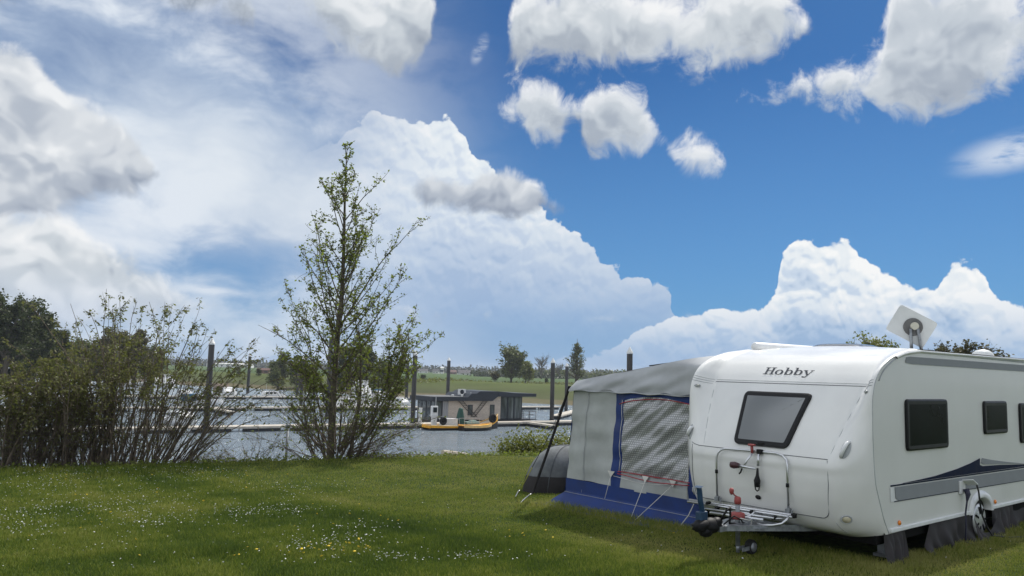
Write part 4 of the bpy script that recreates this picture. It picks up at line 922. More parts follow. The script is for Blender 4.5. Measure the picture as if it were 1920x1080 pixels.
for a in ((398, 633, 68, .50, 'thick dark pile rising above the right end of the left thicket'),
          (469, 663, 165, .62, 'lone far pile between the thicket and the tall tree'),
          (561, 674, 150, .55, 'left one of the two piles seen through the left side of the tall tree'), (569, 668, 125, .5, 'right one of the two piles seen through the left side of the tall tree'),
          (291, 656, 145, .55, 'pile half hidden in the thicket, next left of the thick dark one'), (220, 644, 104, .5, 'pile buried deep in the middle of the left thicket'),
          (779, 656, 80.5, .48, 'thick pile at the left end of the houseboat'), (765, 670, 150, .6, 'thinner far pile just left of the one at the houseboat'),
          (842, 670, 140, .62, 'far pile rising behind the low roof of the houseboat'), (1037, 671, 92, .50, 'tall pile beside the pontoon left of the storm strap'),
          (1063, 680, 122, .50, 'pile right behind the awning corner'), (1181, 650, 66, .50, 'pile with white pointed cap rising behind the awning roof'), (622, 622, 90, .5, 'pile hidden behind the stem of the tall tree')):
    pile(*a)

# ---- houseboat
hs0 = s_at(815, 2.0); HO = A_+pd*hs0+pn*1.9; HO.z = WZ
hb = empty('houseboat', HO, PA, 'modern houseboat with pale cladding and dark stepped roof moored behind the pontoon', 'houseboat')
def hx(px): return s_at(px, 2.0)-hs0
x_g, x_w1, x_w2, x_g2 = hx(839), hx(930), hx(937), hx(977); HD = 4.3; FZ_ = .55
MB().box((x_g2/2+.5, HD/2, .2), (x_g2+1.4, HD+.3, .75)).build('hull', M['hullblack'], hb)
MB().box((x_g2/2, HD/2, FZ_+.04), (x_g2, HD, .06)).build('floor', M['anthracite'], hb)
xk = hx(915)                              # where the roof steps up
LOW, HI = FZ_+2.15, FZ_+2.68
# cladding boards, each its own piece, on both long walls
nb = 15
for i in range(nb):
    z0 = FZ_+.08+i*(LOW-FZ_-.08)/nb; z1 = z0+(LOW-FZ_-.08)/nb-.022
    MB().box(((x_g+x_w2)/2, .03, (z0+z1)/2), (x_w2-x_g, .04, z1-z0)).build('cladding_board', M['clad'], hb)
for i in range(4):
    z0 = LOW+i*.135; x0 = xk+.35+(i+.5)*.17; MB().box(((x0+x_w2)/2, .03, z0+.06), (x_w2-x0, .04, .115)).build('cladding_board', M['clad'], hb)
MB().box(((x_g+x_w2)/2, .10, (FZ_+LOW)/2), (x_w2-x_g, .08, LOW-FZ_)).build('wall', M['anthracite'], hb)
MB().box((x_g2/2, HD-.05, (FZ_+LOW)/2), (x_g2, .1, LOW-FZ_)).build('wall', M['clad'], hb)
for xx in (x_g, x_w2): MB().box((xx, HD/2, (FZ_+LOW)/2), (.08, HD-.3, LOW-FZ_)).build('wall', M['curtain'], hb)
# roofs
MB().prism([(-.75, LOW), (xk+.1, LOW), (xk+.1+.75, HI-.02), (xk+.1+.75, HI+.30), (xk-2.6, HI+.30), (xk-3.1, LOW+.42), (-.75, LOW+.42)], 'y', -.55, HD+.5).build('low_roof', M['anthracite'], hb)
MB().box(((xk-3.2-.6)/2, HD/2, LOW+.445), (xk-3.2+.5, HD+.7, .03)).build('roof_sheet', M['roofsheet'], hb)
MB().prism([(xk+.853, HI-.02), (x_g2+1.6, HI-.02), (x_g2+1.6, HI+.34), (xk+3., HI+.40), (xk+.853, HI+.56), (xk-1.6, HI+.56), (xk-2.0, HI+.303), (xk+.853, HI+.303)], 'y', -.60, HD+.6).build('high_roof', M['anthracite'], hb)
ac = MB().box((xk-2.9, 1.2, LOW+.95), (.85, .35, .62)).build('air_conditioner', M['boatwhite'], hb); MB().lathe((xk-3.0, 1.01, LOW+.95), [(.24, 0), (.24, -.02), (.05, -.03)], 16, 'y').build('fan_grille', M['float'], ac)
for x_ in (xk-4.6, xk-3.4): MB().lathe((x_, .3, LOW+.46), [(.10, 0), (.10, .12), (.16, .14), (.13, .22)], 10).build('roof_vent', M['cap'], hb)
MB().tube([(xk-2.0, .9, LOW+.45), (xk-2.0, .9, LOW+.75)], .03, 6).tube([(xk-2.25, .85, LOW+.6), (xk-1.8, .85, LOW+.85)], .10, 8).build('roof_spotlight', M['cap'], hb)
# windows
def hwin(x0, x1, z0, z1, y=-.0, nm='window', gl='houseglass', fr='anthracite', t_=.09):
    b = MB()
    for c, d in ((((x0+x1)/2, y, z0+t_/2), (x1-x0, .07, t_)), (((x0+x1)/2, y, z1-t_/2), (x1-x0, .07, t_)), ((x0+t_/2, y, (z0+z1)/2), (t_, .066, z1-z0-2*t_)), ((x1-t_/2, y, (z0+z1)/2), (t_, .066, z1-z0-2*t_))): b.box(c, d)
    f_ = b.build(nm, M[fr], hb); MB().box(((x0+x1)/2, y-.005, (z0+z1)/2), (x1-x0-2*t_, .02, z1-z0-2*t_)).build('pane', M[gl], f_)
    return f_
hwin(hx(875.5), hx(884.5), FZ_+.55, FZ_+1.70); hwin(hx(917), hx(925.5), FZ_+.55, FZ_+1.72)
xs_ = [x_w2, hx(950), hx(962), x_g2]
for a, b_ in zip(xs_[:-1], xs_[1:]): hwin(a+.02, b_-.02, FZ_+.08, HI-.05, .03, 'glass_panel', t_=.08)
MB().box(((x_w2+x_g2)/2, .9, FZ_+1.2), (x_g2-x_w2-.6, .03, 2.0)).build('curtain', M['curtain'], hb)
hwin(.02, hx(827), FZ_+.08, LOW-.03, .03, 'glass_panel'); MB().box(((hx(828)+x_g)/2, .03, (FZ_+LOW)/2), (x_g-hx(828)-.03, .05, LOW-FZ_-.1)).build('door', M['curtain'], hb)
for i in range(4):
    y0 = .1+i*(HD-.2)/4; y1 = y0+(HD-.2)/4-.04; b = MB(); b.box((.0, y0+.04, (FZ_+LOW)/2), (.07, .08, LOW-FZ_-.05)).box((.0, y1-.04, (FZ_+LOW)/2), (.07, .08, LOW-FZ_-.05)).box((0, (y0+y1)/2, LOW-.08), (.068, y1-y0-.16, .09))
    f_ = b.build('glass_panel', M['anthracite'], hb); MB().box((0, (y0+y1)/2, (FZ_+LOW)/2-.04), (.02, y1-y0-.16, LOW-FZ_-.14)).build('pane', M['houseglass'], f_)
for i in range(3):
    y0 = .1+i*1.4; MB().box((x_g2, y0+.65, (FZ_+HI)/2), (.03, 1.25, HI-FZ_-.1)).build('glass_panel', M['houseglass'], hb)
    MB().box((x_g2+.01, y0, (FZ_+HI)/2), (.08, .08, HI-FZ_-.06)).build('mullion', M['anthracite'], hb)
# the two slanting trellises that meet in a V
for (xa, xb) in ((hx(857), hx(886)), (hx(911), hx(888))):
    za, zb = LOW-.02, FZ_+.35; wd = .55*(1 if xa < xb else -1)
    for o_ in (0, wd): MB().tube([(xa+o_, -.08, za), (xb+o_*(.9), -.08, zb)], .035, 4).build('trellis_rail', M['trellis'], hb)
    for i in range(9):
        f_ = (i+.5)/9; MB().tube([(xa+(xb-xa)*f_, -.08, za+(zb-za)*f_), (xa+wd+(xb-xa)*f_-.05*wd, -.08, za+(zb-za)*f_)], .022, 4).build('trellis_rung', M['trellis'], hb)
# terrace with railing
MB().box((x_g2+1.1, HD/2, FZ_+.0), (2.1, HD, .10)).build('terrace', M['anthracite'], hb)
for i, (x_, y_) in enumerate([(x_g2+.3, .1), (x_g2+1.2, .1), (x_g2+2.1, .1), (x_g2+2.1, 1.5), (x_g2+2.1, 2.9), (x_g2+2.1, 4.2)]): MB().tube([(x_, y_, FZ_), (x_, y_, FZ_+.95)], .03, 5).build('railing_post', M['trellis'], hb)
for z_ in (.5, .93): MB().tube([(x_g2+.1, .1, FZ_+z_), (x_g2+2.1, .1, FZ_+z_), (x_g2+2.1, 4.2, FZ_+z_)], .022, 5).build('railing_bar', M['trellis'], hb)

# things on the pontoon at the houseboat's left end
o = A_+pd*s_at(784)-pn*.4; o.z = DZ+.0
b = MB().box((0, 0, .75), (.34, .34, 1.5)); b.box((0, 0, 1.53), (.40, .40, .06)); tag(b.build('service_post', M['cap'], loc=o, bevel=.02), 'white service post on the pontoon at the left end of the houseboat', 'post')

# ---- yellow work boat in front
def hull(L, B, sheer, keel, stem=.8, n=16, tip=.05):
    """x from 0 stern to L bow; returns hull side mesh builder and sheer height function"""
    b = MB(); rows = []
    for i in range(n+1):
        t_ = i/n; x = L*t_; hw = B/2*(1-max(0, (t_-.62)/.38)**2.2)*(1-.18*max(0, (.2-t_)/.2)**2)+tip*t_; zs = sheer(t_)
        rows.append([Vector((x+stem*max(0, t_-.75)/.25*0, y*hw, z)) for y, z in ((-1, zs), (-1.0, zs*.55), (-.86, .05), (-.55, keel), (0, keel-.08), (.55, keel), (.86, .05), (1.0, zs*.55), (1, zs))])
    for r_ in rows[-4:]:
        for v in r_:
            pass
    return rows
def boat_part(rows, a, c_): 
    b = MB(); gridpts(b, [r[a:c_] for r in rows]); return b
ys = s_at(797, -2.6); ye = s_at(930, -2.6); YL = ye-ys; YO = A_+pd*ys-pn*2.9; YO.z = WZ
yb = empty('work_boat', YO, PA, 'long low yellow and black work boat with upturned bow moored before the houseboat', 'boat')
she = lambda t_: .52-.10*math.sin(PI*min(1, t_/.8))+1.0*max(0, (t_-.74)/.26)**1.6
rows = hull(YL, 2.3, she, -.35)
b = MB()
for (a, c_) in ((0, 2), (7, 9)): gridpts(b, [r[a:c_] for r in rows])
b.build('topside', M['yellow'], yb); b = MB(); gridpts(b, [[r[1], r[2], r[3], r[4], r[5], r[6], r[7]] for r in rows]); b.build('hull', M['hullblack'], yb)
b = MB(); gridpts(b, [[r[0]+Vector((0, .02, -.06)), r[8]+Vector((0, -.02, -.06))] for r in rows]); b.build('deck', mat('worn_deck', (.16, .14, .11), .8), yb)
MB().box((.0, 0, .36), (.06, 1.85, .26)).build('transom', M['yellow'], yb)
MB().tube([r[0]+Vector((0, -.01, .01)) for r in rows], .04, 6).tube([r[8]+Vector((0, .01, .01)) for r in rows], .04, 6).build('gunwale', M['cream'], yb)
k_ = YL/16.
def ring_t(c, R, r): 
    b = MB(); n = 18
    b.tube([Vector((c[0]+R*math.cos(2*PI*i/n), c[1], c[2]+R*math.sin(2*PI*i/n))) for i in range(n+1)], r, 8, caps=False); return b
def xs_px(px): return s_at(px, -2.9)-ys
for px, z_, R in ((823, .95, .30), (915, 1.15, .36)):
    b = ring_t((xs_px(px), -.9, z_), R, .13); b.box((xs_px(px), -.85, z_), (R*1.3, .06, R*1.3)); tag(b.build('boat_tyre', M['rubber'], smooth=True, loc=YO), 'black tyre fender '+('near the stern of the yellow work boat' if px < 850 else 'below the upturned bow of the yellow work boat'), 'tyre', 'tyre fenders on the yellow work boat').rotation_euler = (0, 0, PA)
b = MB().box((xs_px(841), 0, .75), (1.55, 1.1, .62)).box((xs_px(841), 0, 1.09), (1.65, 1.2, .06)); tag(b.build('storage_box', M['boatwhite'], loc=YO, bevel=.04), 'white storage box standing on the yellow work boat', 'box').rotation_euler = (0, 0, PA)
b = MB(); b.grid(lambda s, t_: Vector((xs_px(868)-.3+.52*(1-.55*t_**1.4)*math.cos(2*PI*s)*(1+.08*math.sin(6*PI*s)), .52*(1-.6*t_**1.4)*math.sin(2*PI*s), .35+1.75*t_)), 20, 8)
b.blob((xs_px(868)-.3, 0, 2.06), (.26, .24, .16), 6, .1); tag(b.build('covered_winch', M['tarp'], smooth=True, loc=YO), 'tall shape under a dark green tarpaulin on the work boat', 'tarpaulin').rotation_euler = (0, 0, PA)
b = MB().box((xs_px(890)-.4, 0, .62), (1.5, .9, .28)).box((xs_px(893)-.4, .1, .83), (.7, .5, .16)); tag(b.build('engine_cover', mat('pale_green_paint', (.26, .34, .30), .6), loc=YO, bevel=.03), 'low pale green engine cover amid the work boat', 'engine cover').rotation_euler = (0, 0, PA)
mx = xs_px(816); b = MB().tube([(mx, .0, .4), (mx, .0, 3.3)], .035, 6); b.build('mast', M['rail'], yb)
MB().box((mx-.15, .0, 1.85), (.70, .35, 1.1)).build('wheelhouse', M['boatwhite'], yb, bevel=.05); MB().box((mx-.15, -.185, 2.0), (.45, .02, .5)).build('wheelhouse_window', M['boatglass'], yb); MB().box((mx-.15, 0, .9), (.55, .3, .9)).build('console', M['boatwhite'], yb, bevel=.03)
b = MB(); b.tube([(xs_px(795), -.95, 1.55), (mx+.8, -.95, 1.30), (mx+1.3, -.95, 1.2)], .02, 5)
for px in (852, 862, 875, 890): b.tube([(xs_px(px), -.98, .42), (xs_px(px), -.98, 1.2)], .02, 5)
b.tube([(xs_px(852), -.98, 1.2), (xs_px(880), -.98, 1.2), (xs_px(897), -.98, 1.0)], .02, 5).build('rail', M['rail'], yb)
ss = s_at(861, -4.2); se = s_at(918, -4.2); SO = A_+pd*ss-pn*4.6; SO.z = WZ
sb = empty('skiff', SO, PA, 'small black and orange skiff lying alongside the front of the yellow work boat', 'boat')
rows = hull(se-ss, 1.5, lambda t_: .48+.14*(1-t_)**2+.30*t_**3, -.2)
b = MB(); gridpts(b, [[r[1], r[2], r[3], r[4], r[5], r[6], r[7]] for r in rows]); b.build('hull', M['hullblack'], sb)
b = MB(); 
for (a, c_) in ((0, 2), (7, 9)): gridpts(b, [r[a:c_] for r in rows])
b.build('topside', M['cream'], sb); b = MB(); gridpts(b, [[r[0]+Vector((0, .02, -.10)), r[8]+Vector((0, -.02, -.10))] for r in rows]); b.build('deck', M['yellow'], sb)
MB().box((0, 0, .15), (.05, 1.2, .45)).build('transom', M['hullblack'], sb)

# ---- motor cruisers lying farther off
def cruiser(p, ang, L, kind, label):
    e = empty('motor_cruiser', (p.x, p.y, WZ), ang, label, 'boat', 'motor boats moored in the marina'); B = L*.33
    sh = lambda t_: L*(.095+.05*t_**2); rows = hull(L, B, sh, -.3); rows = [[v-Vector((L/2, 0, 0)) for v in r] for r in rows]
    b = MB(); gridpts(b, rows); b.build('hull', M['boatwhite'], e, smooth=False)
    b = MB(); gridpts(b, [[r[0]+Vector((0, 0, -.02)), r[8]+Vector((0, 0, -.02))] for r in rows]); b.build('deck', M['boatwhite'], e)
    MB().box((-L/2, 0, L*.03), (.05, B*.8, L*.12)).build('transom', M['boatwhite'], e)
    z0 = L*.10; h = L*.12
    MB().prism([(-L*.22, z0), (L*.30, z0+.02), (L*.20, z0+h), (-L*.20, z0+h)], 'y', -B*.36, B*.36).build('cabin', M['boatwhite'], e, bevel=.04)
    for s_ in (-1, 1):
        for i in range(3): x0 = -L*.17+i*L*.12; MB().box((x0+L*.05, s_*(B*.36+.01), z0+h*.55), (L*.09, .02, h*.42)).build('cabin_window', M['boatglass'], e)
    if kind == 1:
        MB().prism([(-L*.20, z0+h), (L*.10, z0+h), (L*.02, z0+h*1.9), (-L*.18, z0+h*1.9)], 'y', -B*.32, B*.32).build('wheelhouse', M['boatwhite'], e, bevel=.04)
        for s_ in (-1, 1): MB().box((-L*.08, s_*(B*.32+.01), z0+h*1.48), (L*.14, .02, h*.5)).build('cabin_window', M['boatglass'], e)
        MB().box((-L*.08, 0, z0+h*1.95), (L*.28, B*.7, .06)).build('roof', M['boatwhite'], e)
    elif kind == 2: MB().prism([(-L*.44, z0), (-L*.18, z0), (-L*.16, z0+h*1.5), (-L*.38, z0+h*1.4)], 'y', -B*.38, B*.38).build('canopy', M['boattan'], e, bevel=.06)
    elif kind == 3: MB().prism([(-L*.40, z0), (-L*.1, z0), (-L*.12, z0+h*1.3), (-L*.36, z0+h*1.2)], 'y', -B*.38, B*.38).build('canopy', M['boatblue'], e, bevel=.06)
    b = MB(); pts = [rows[i][0]+Vector((0, .05, .55)) for i in range(7, 17)]; b.tube(pts, .025, 5); pts2 = [rows[i][8]+Vector((0, -.05, .55)) for i in range(7, 17)]; b.tube(pts2, .025, 5)
    for i in range(7, 17, 2):
        for j, dy in ((0, .05), (8, -.05)): b.tube([rows[i][j]+Vector((0, dy, 0)), rows[i][j]+Vector((0, dy, .55))], .02, 4)
    b.build('bow_rail', M['rail'], e)
    if kind in (0, 1): MB().tube([(-L*.1, 0, z0+h), (-L*.12, 0, z0+h+L*.22)], .03, 5).build('mast', M['rail'], e)
PD_ = PA+PI/2
for px, py, L, k, a, lab in (
    (422, 745, 8.5, 2, PD_+PI+.1, 'white boat with tan canopy at the far pontoon, right of the thick pile'),
    (676, 752, 11., 1, PD_+PI-.2, 'tall white cruiser with wheelhouse directly behind the tall tree stem'),
    (712, 752, 8.5, 3, PD_+PI, 'white boat with blue canopy right of the tall cruiser behind the tree'),
    (742, 764, 7.0, 0, PD_+PI+.5, 'small white boat with mast left of the houseboat'),
    (655, 768, 7.5, 0, PA+.2, 'low white boat lying along the second pontoon behind the tree'),
    (505, 747, 6.0, 0, PA+.1, 'low white boat at the far pontoon just left of the tall tree'),
    (375, 760, 6.5, 3, PA, 'small boat with blue canopy left of the thick pile'),
    (345, 748, 7.0, 0, PD_+PI, 'white boat with mast in the gap at the right of the thicket'),
    (315, 726, 9.0, 1, PD_+PI, 'far white cruiser with wheelhouse at the right end of the distant boat row'),
    (283, 724, 9.5, 2, PD_+PI+.2, 'far white cruiser with tan canopy, second from the right of the distant boat row'),
    (240, 724, 9.0, 0, PD_+PI-.1, 'far white cruiser without canopy behind the middle of the thicket'),
    (200, 722, 10., 1, PD_+PI, 'far white cruiser with wheelhouse behind the middle of the thicket'),
    (160, 724, 8., 3, PD_+PI, 'far boat with blue canopy behind the left half of the thicket'),
    (85, 722, 11., 1, PA+.2, 'long white cruiser lying lengthwise at the left behind the thicket'),
    (30, 720, 12., 1, PA+.1, 'long white cruiser lying lengthwise at the left picture edge'),
    (55, 752, 9., 2, PA, 'boat with tan canopy low at the left behind the thicket'),
    (335, 796, 6., 0, PD_+PI+.3, 'small white boat at the near pontoon behind the thicket')):
    p_ = G(px, py, WZ); cruiser(p_, a, L, k, lab)

# ---- far farmhouses and halls
def barn(px, py, Y, L, W_, h, rh, ang, wall, roof, name, label, cat='building'):
    p_ = AT(px, py, Y); z = far_z(p_.x, p_.y); e = empty(name, (p_.x, p_.y, z), ang, label, cat)
    MB().box((0, 0, h/2), (L, W_, h)).build('wall', wall, e)
    MB().prism([(-W_/2-.4, h), (W_/2+.4, h), (0, h+rh)], 'x', -L/2-.4, L/2+.4).build('roof', roof, e)
    for i in range(max(2, int(L/5))):
        MB().box((-L/2+2.5+i*5 if L > 8 else -L/4+i*L/2, -W_/2-.03, h*.5), (1.4, .06, h*.35)).build('window', M['boatglass'], e)
    return e
rf1 = mat('dark_roof_tiles', (.07, .065, .07), .8); rf2 = mat('red_roof_tiles', (.11, .055, .045), .8); wl1 = mat('white_render', (.68, .68, .66), .8); wl2 = mat('brick_wall', (.22, .13, .10), .9)
barn(870, 697, 640, 10, 8, 1.2, 2.6, .25, wl1, rf1, 'farm_barn', 'dark roofed white barn on the horizon right above the houseboat')
barn(818, 695, 700, 5, 5, 2., 1.8, -.2, wl1, rf1, 'farm_house', 'small white farmhouse on the horizon left of the far pile')
barn(829, 695, 690, 2.5, 2.5, 5, 1, 0, wl1, wl1, 'silo_tower', 'small white tower beside the distant farmhouse', 'tower')
barn(793, 694, 720, 9, 6, 1.8, 1.8, .1, wl1, rf1, 'farm_barn', 'white barn on the horizon right of the tall tree crown')
barn(848, 696, 660, 6, 6, 1.6, 2., .3, wl2, rf2, 'farm_house', 'brick farmhouse with red roof on the horizon left of the white barn')
barn(430, 680, 760, 26, 12, 3.4, .8, .1, wl1, wl1, 'hall', 'long low white hall on the horizon right of the thick pile')
barn(462, 681, 760, 12, 12, 3.2, 1., .1, wl1, wl1, 'hall', 'short white hall on the horizon behind the lone far pile')
barn(404, 679, 760, 14, 10, 3.4, 2., .1, wl1, rf1, 'farm_barn', 'dark roofed barn on the horizon just right of the thick pile')
barn(495, 696, 330, 5, 4, 1.4, .9, .1, wl2, rf2, 'shed', 'small red roofed shed left of the round willows', 'shed')

# ---- small things along the near bank
p_ = G(536, 861, -.35); pz = lz(p_.x, p_.y); tp = AT(537, 797, p_.y)
b = MB().tube([(p_.x, p_.y, pz-.3), (p_.x, p_.y, tp.z)], .035, 10); b.lathe((p_.x, p_.y, tp.z), [(.055, -.07), (.06, 0), (.04, .03)], 12)
tag(b.build('steel_post', M['galv'], smooth=True), 'plain grey steel post with cap at the lawn edge left of the tall tree', 'post')
p_ = G(858, 850.5, -.9); 
b = MB().tube([AT(830, 848, 40), AT(845, 850, 40.5), AT(880, 854, 41)], [.12, .14, .10], 8); tag(b.build('driftwood_log', mat('bleached_wood', (.42, .36, .28), .8)), 'bleached log end sticking out beyond the lawn edge', 'log')
c0 = AT(700, 850, 41); c0.z = WZ
cd_ = empty('covered_boat', c0, PA, 'dark boat under a grey cover lying below the bank right of the tall tree', 'boat')
rows = hull(5.2, 2.0, lambda t_: .62+.25*t_**2, -.2); b = MB(); gridpts(b, rows); b.build('hull', M['hullblack'], cd_)
b = MB(); gridpts(b, [[r[0]+Vector((0, 0, .02)), (r[0]+r[8])/2+Vector((0, 0, .42*math.sin(PI*min(1, (i+1)/17)))), r[8]+Vector((0, 0, .02))] for i, r in enumerate(rows)]); b.build('cover', mat('grey_boat_cover', (.12, .14, .16), .7), cd_)
MB().box((0, 0, .3), (.05, 1.6, .6)).build('transom', M['hullblack'], cd_)
# ------------------------------------------------------------------ trees and shrubs
bark = mat('bark', (.105, .088, .062), .9, var=.3, vs=30., bump=.5, bs=120.); bark_g = mat('green_bark', (.060, .062, .034), .9, var=.3, vs=12.); twigm = mat('brown_twigs', (.14, .11, .08), .9, var=.3, vs=8.)
class Tree:
    def __init__(s, seed): s.r = random.Random(seed); s.wood = MB(); s.twig = MB(); s.leaf = []      # leaf: (pos, size, tone)
    def path(s, p, d, L, n, wander, lift, droop=0.):
        pts = [p.copy()]; d = d.normalized()
        for i in range(n):
            d = (d+Vector((s.r.gauss(0, wander), s.r.gauss(0, wander), s.r.gauss(0, wander)+lift-droop*(i/n)**2))).normalized(); p = p+d*(L/n); pts.append(p)
        return pts
    def spray(s, pts, n, sz, spread, f0=.2, tone=(0, 1)):
        for _ in range(n):
            t = s.r.uniform(f0, 1)*(len(pts)-1); i = min(int(t), len(pts)-2); p = pts[i].lerp(pts[i+1], t-i)
            s.leaf.append((p.x+s.r.gauss(0, spread), p.y+s.r.gauss(0, spread), p.z+s.r.gauss(0, spread), sz*s.r.uniform(.6, 1.3), s.r.uniform(*tone)))
    def crown_mesh(s, name, asp=.5, droop=0.):
        A = np.array(s.leaf); n = len(A); rr = np.random.RandomState(s.r.randrange(1 << 30)); P = A[:, :3]; S_ = A[:, 3]
        th = rr.uniform(0, 2*PI, n); cz = rr.uniform(-.9, .9, n)-droop; a = np.stack([np.cos(th), np.sin(th), cz], -1); a /= np.linalg.norm(a, axis=1)[:, None]
        q_ = rr.normal(size=(n, 3)); b = np.cross(a, q_); b /= np.linalg.norm(b, axis=1)[:, None]+1e-9
        V = np.stack([P, P+a*S_[:, None]*.5+b*S_[:, None]*asp*.5, P+a*S_[:, None], P+a*S_[:, None]*.5-b*S_[:, None]*asp*.5], 1)
        return np_mesh(name, V.reshape(-1, 3), np.arange(n*4).reshape(-1, 4), None, A[:, 4])
leaf_main = leafmat('fresh_leaves', (.090, .100, .028), (.215, .245, .070), 'tone', .5)
leaf_bush = leafmat('thicket_leaves', (.105, .098, .045), (.185, .190, .080), 'tone', .45)
leaf_dark = leafmat('dark_leaves', (.028, .036, .012), (.070, .085, .026), 'tone', .25)
leaf_far = leafmat('far_leaves', (.070, .082, .030), (.160, .175, .065), 'tone', .25)
leaf_bronze = leafmat('bronze_leaves', (.060, .048, .026), (.120, .110, .05), 'tone', .3)
leaf_yel = leafmat('yellow_green_leaves', (.11, .12, .03), (.22, .22, .06), 'tone', .35)
def finish(T_, e, crown_m, asp=.5, bark_=None, droop=0.):
    T_.wood.build('limbs', bark_ or bark, e, smooth=True)
    if T_.twig.v: T_.twig.build('twigs', twigm, e)['kind'] = 'stuff'
    if T_.leaf: o = link('crown', T_.crown_mesh('crown', asp, droop), e, crown_m); o['kind'] = 'stuff'

# the tall tree at the lawn edge
bp = G(620, 858, -.24); bz = lz(bp.x, bp.y)-.03
mt = empty('alder_tree', (bp.x, bp.y, bz), 0, 'tall slender tree with sparse young leaves at the lawn edge', 'tree')
T1_ = Tree(11); PXM = 1442/bp.y
def envelope(z, side):
    zz = [0, .3, .9, 1.7, 2.2, 2.6, 3.0, 3.4, 3.9, 4.4, 4.9, 5.3, 5.8, 6.25]
    Lw = [.8, .85, .8, .85, 1.05, 1.15, 1.2, 1.35, .95, .85, .92, .90, .50, .08]
    Rw = [.8, .85, .9, 1.0, 1.5, 1.7, 1.5, 1.2, 1.1, 1.0, 1.05, 1.15, .50, .08]
    return float(np.interp(z, zz, Rw if side > 0 else Lw))
lead = []
for i in range(27):
    z = 6.2*i/26; lead.append(Vector((-.02*math.sin(z*1.3)+.0*z+(.03 if z > 3 else 0), .04*math.sin(z*.9), z)))
MB().tube(lead, [.070*(1-i/26)**.9+.005 for i in range(27)], 9).build('trunk', bark, mt, smooth=True)
def lead_at(z): i = min(int(z/6.2*26), 25); return lead[i].lerp(lead[i+1], z/6.2*26-i)
r = T1_.r
def limb(T_, p, d, L, rad, zcap, leafn, sz, lift=.05, tw=(6, 9), side_env=True):
    pts = T_.path(p, d, L, 9, .07, lift); rr = [rad*(1-i/10)**1.1+.002 for i in range(10)]; T_.wood.tube(pts, rr, 6)
    nt = r.randint(*tw)
    for k in range(nt):
        f_ = r.uniform(.18, 1.)*9; i = min(int(f_), 8); q = pts[i].lerp(pts[i+1], f_-i); dd = (pts[i+1]-pts[i]).normalized()
        a = (dd*.7+Vector((r.gauss(0, .5), r.gauss(0, .5), r.gauss(.22, .3)))).normalized(); l2 = L*r.uniform(.16, .42)*(1.15-f_/11)
        tp_ = T_.path(q, a, l2, 5, .14, .05); T_.twig.tube(tp_, [.006, .005, .0045, .004, .003, .0025], 3, caps=False)
        T_.spray(tp_, int(leafn*l2/.4), sz, .022, .1)
        for _ in range(r.randint(1, 3)):
            j = r.randint(1, 4); a2 = ((tp_[j+1]-tp_[j]).normalized()*.6+Vector((r.gauss(0, .6), r.gauss(0, .6), r.gauss(.1, .4)))).normalized(); l3 = l2*r.uniform(.3, .6)
            t3 = T_.path(tp_[j], a2, l3, 3, .2, .03); T_.twig.tube(t3, [.004, .0035, .003, .002], 3, caps=False); T_.spray(t3, int(leafn*l3/.35)+1, sz, .02, .1)
    T_.spray(pts, int(leafn*L/1.2), sz, .03, .5)
    return pts
ang = 0
for k in range(54):
    z = .9+5.2*(k/53)**.95; ang += 2.4+r.uniform(-.5, .5); dx, dy = math.cos(ang), math.sin(ang); side = 1 if dx > 0 else -1
    up = r.uniform(.9, 1.5) if z < 4.2 else r.uniform(1.2, 2.0)
    # where the tip goes: reach set by the outline at tip height
    reach = envelope(min(6.1, z+.55*up*.8), side)*(.55+.45*abs(dx))*r.uniform(.72, 1.04); L = reach*math.sqrt(1+up*up)*.80
    if z+L*.8 > 6.25: L = max(.15, (6.25-z)/.85)
    limb(T1_, lead_at(z), Vector((dx, dy, up)), L, .008+.012*(1-z/6.2)*min(1, L), 6.2, 9, .064, .05)
for (z0, dx, dy, L, rad) in ((2.55, .30, .05, 2.7, .022), (2.1, -.22, .1, 2.6, .018), (1.7, .62, -.05, 2.3, .020), (1.65, -.72, .0, 1.75, .016), (1.7, .90, .1, 1.8, .015), (1.3, -.8, .1, 1.5, .013), (1.2, .95, -.1, 1.7, .013), (3.1, -.28, -.1, 1.9, .014), (3.4, .42, .1, 1.7, .013), (2.4, .1, .5, 2.2, .014), (2.3, .05, -.5, 2.1, .014), (3.0, .15, -.3, 2.0, .013)):
    limb(T1_, lead_at(z0), Vector((dx*1.25, dy, 1)), L, rad, 9, 6, .060, .01, tw=(12, 16))
# two strong side stems and the bundle of shoots at the foot
for (dx, dy, up, L, rad, x0) in ((.12, .0, 1, 3.0, .045, .33), (.35, .1, 1, 2.9, .022, .40), (-.38, .05, 1, 2.7, .020, -.08), (-.12, .1, 1, 3.3, .018, -.12), (.42, -.1, 1, 2.8, .02, .38), (-.5, .1, 1, 2.0, .017, -.15), (.62, .0, 1, 2.6, .018, .42), (.22, -.15, 1, 2.6, .018, .12), (.75, .1, 1., 2.3, .016, .3)):
    pts = limb(T1_, Vector((x0, r.uniform(-.15, .15), -.05)), Vector((dx, dy, up)), L, rad, 9, 6.5, .058, .03, tw=(13, 18))
    for k in range(5):
        i = r.randint(3, 7); limb(T1_, pts[i], (pts[i+1]-pts[i]).normalized()+Vector((r.gauss(0, .45), r.gauss(0, .45), .1)), L*.36, rad*.35, 9, 10, .060, .04, tw=(6, 9))
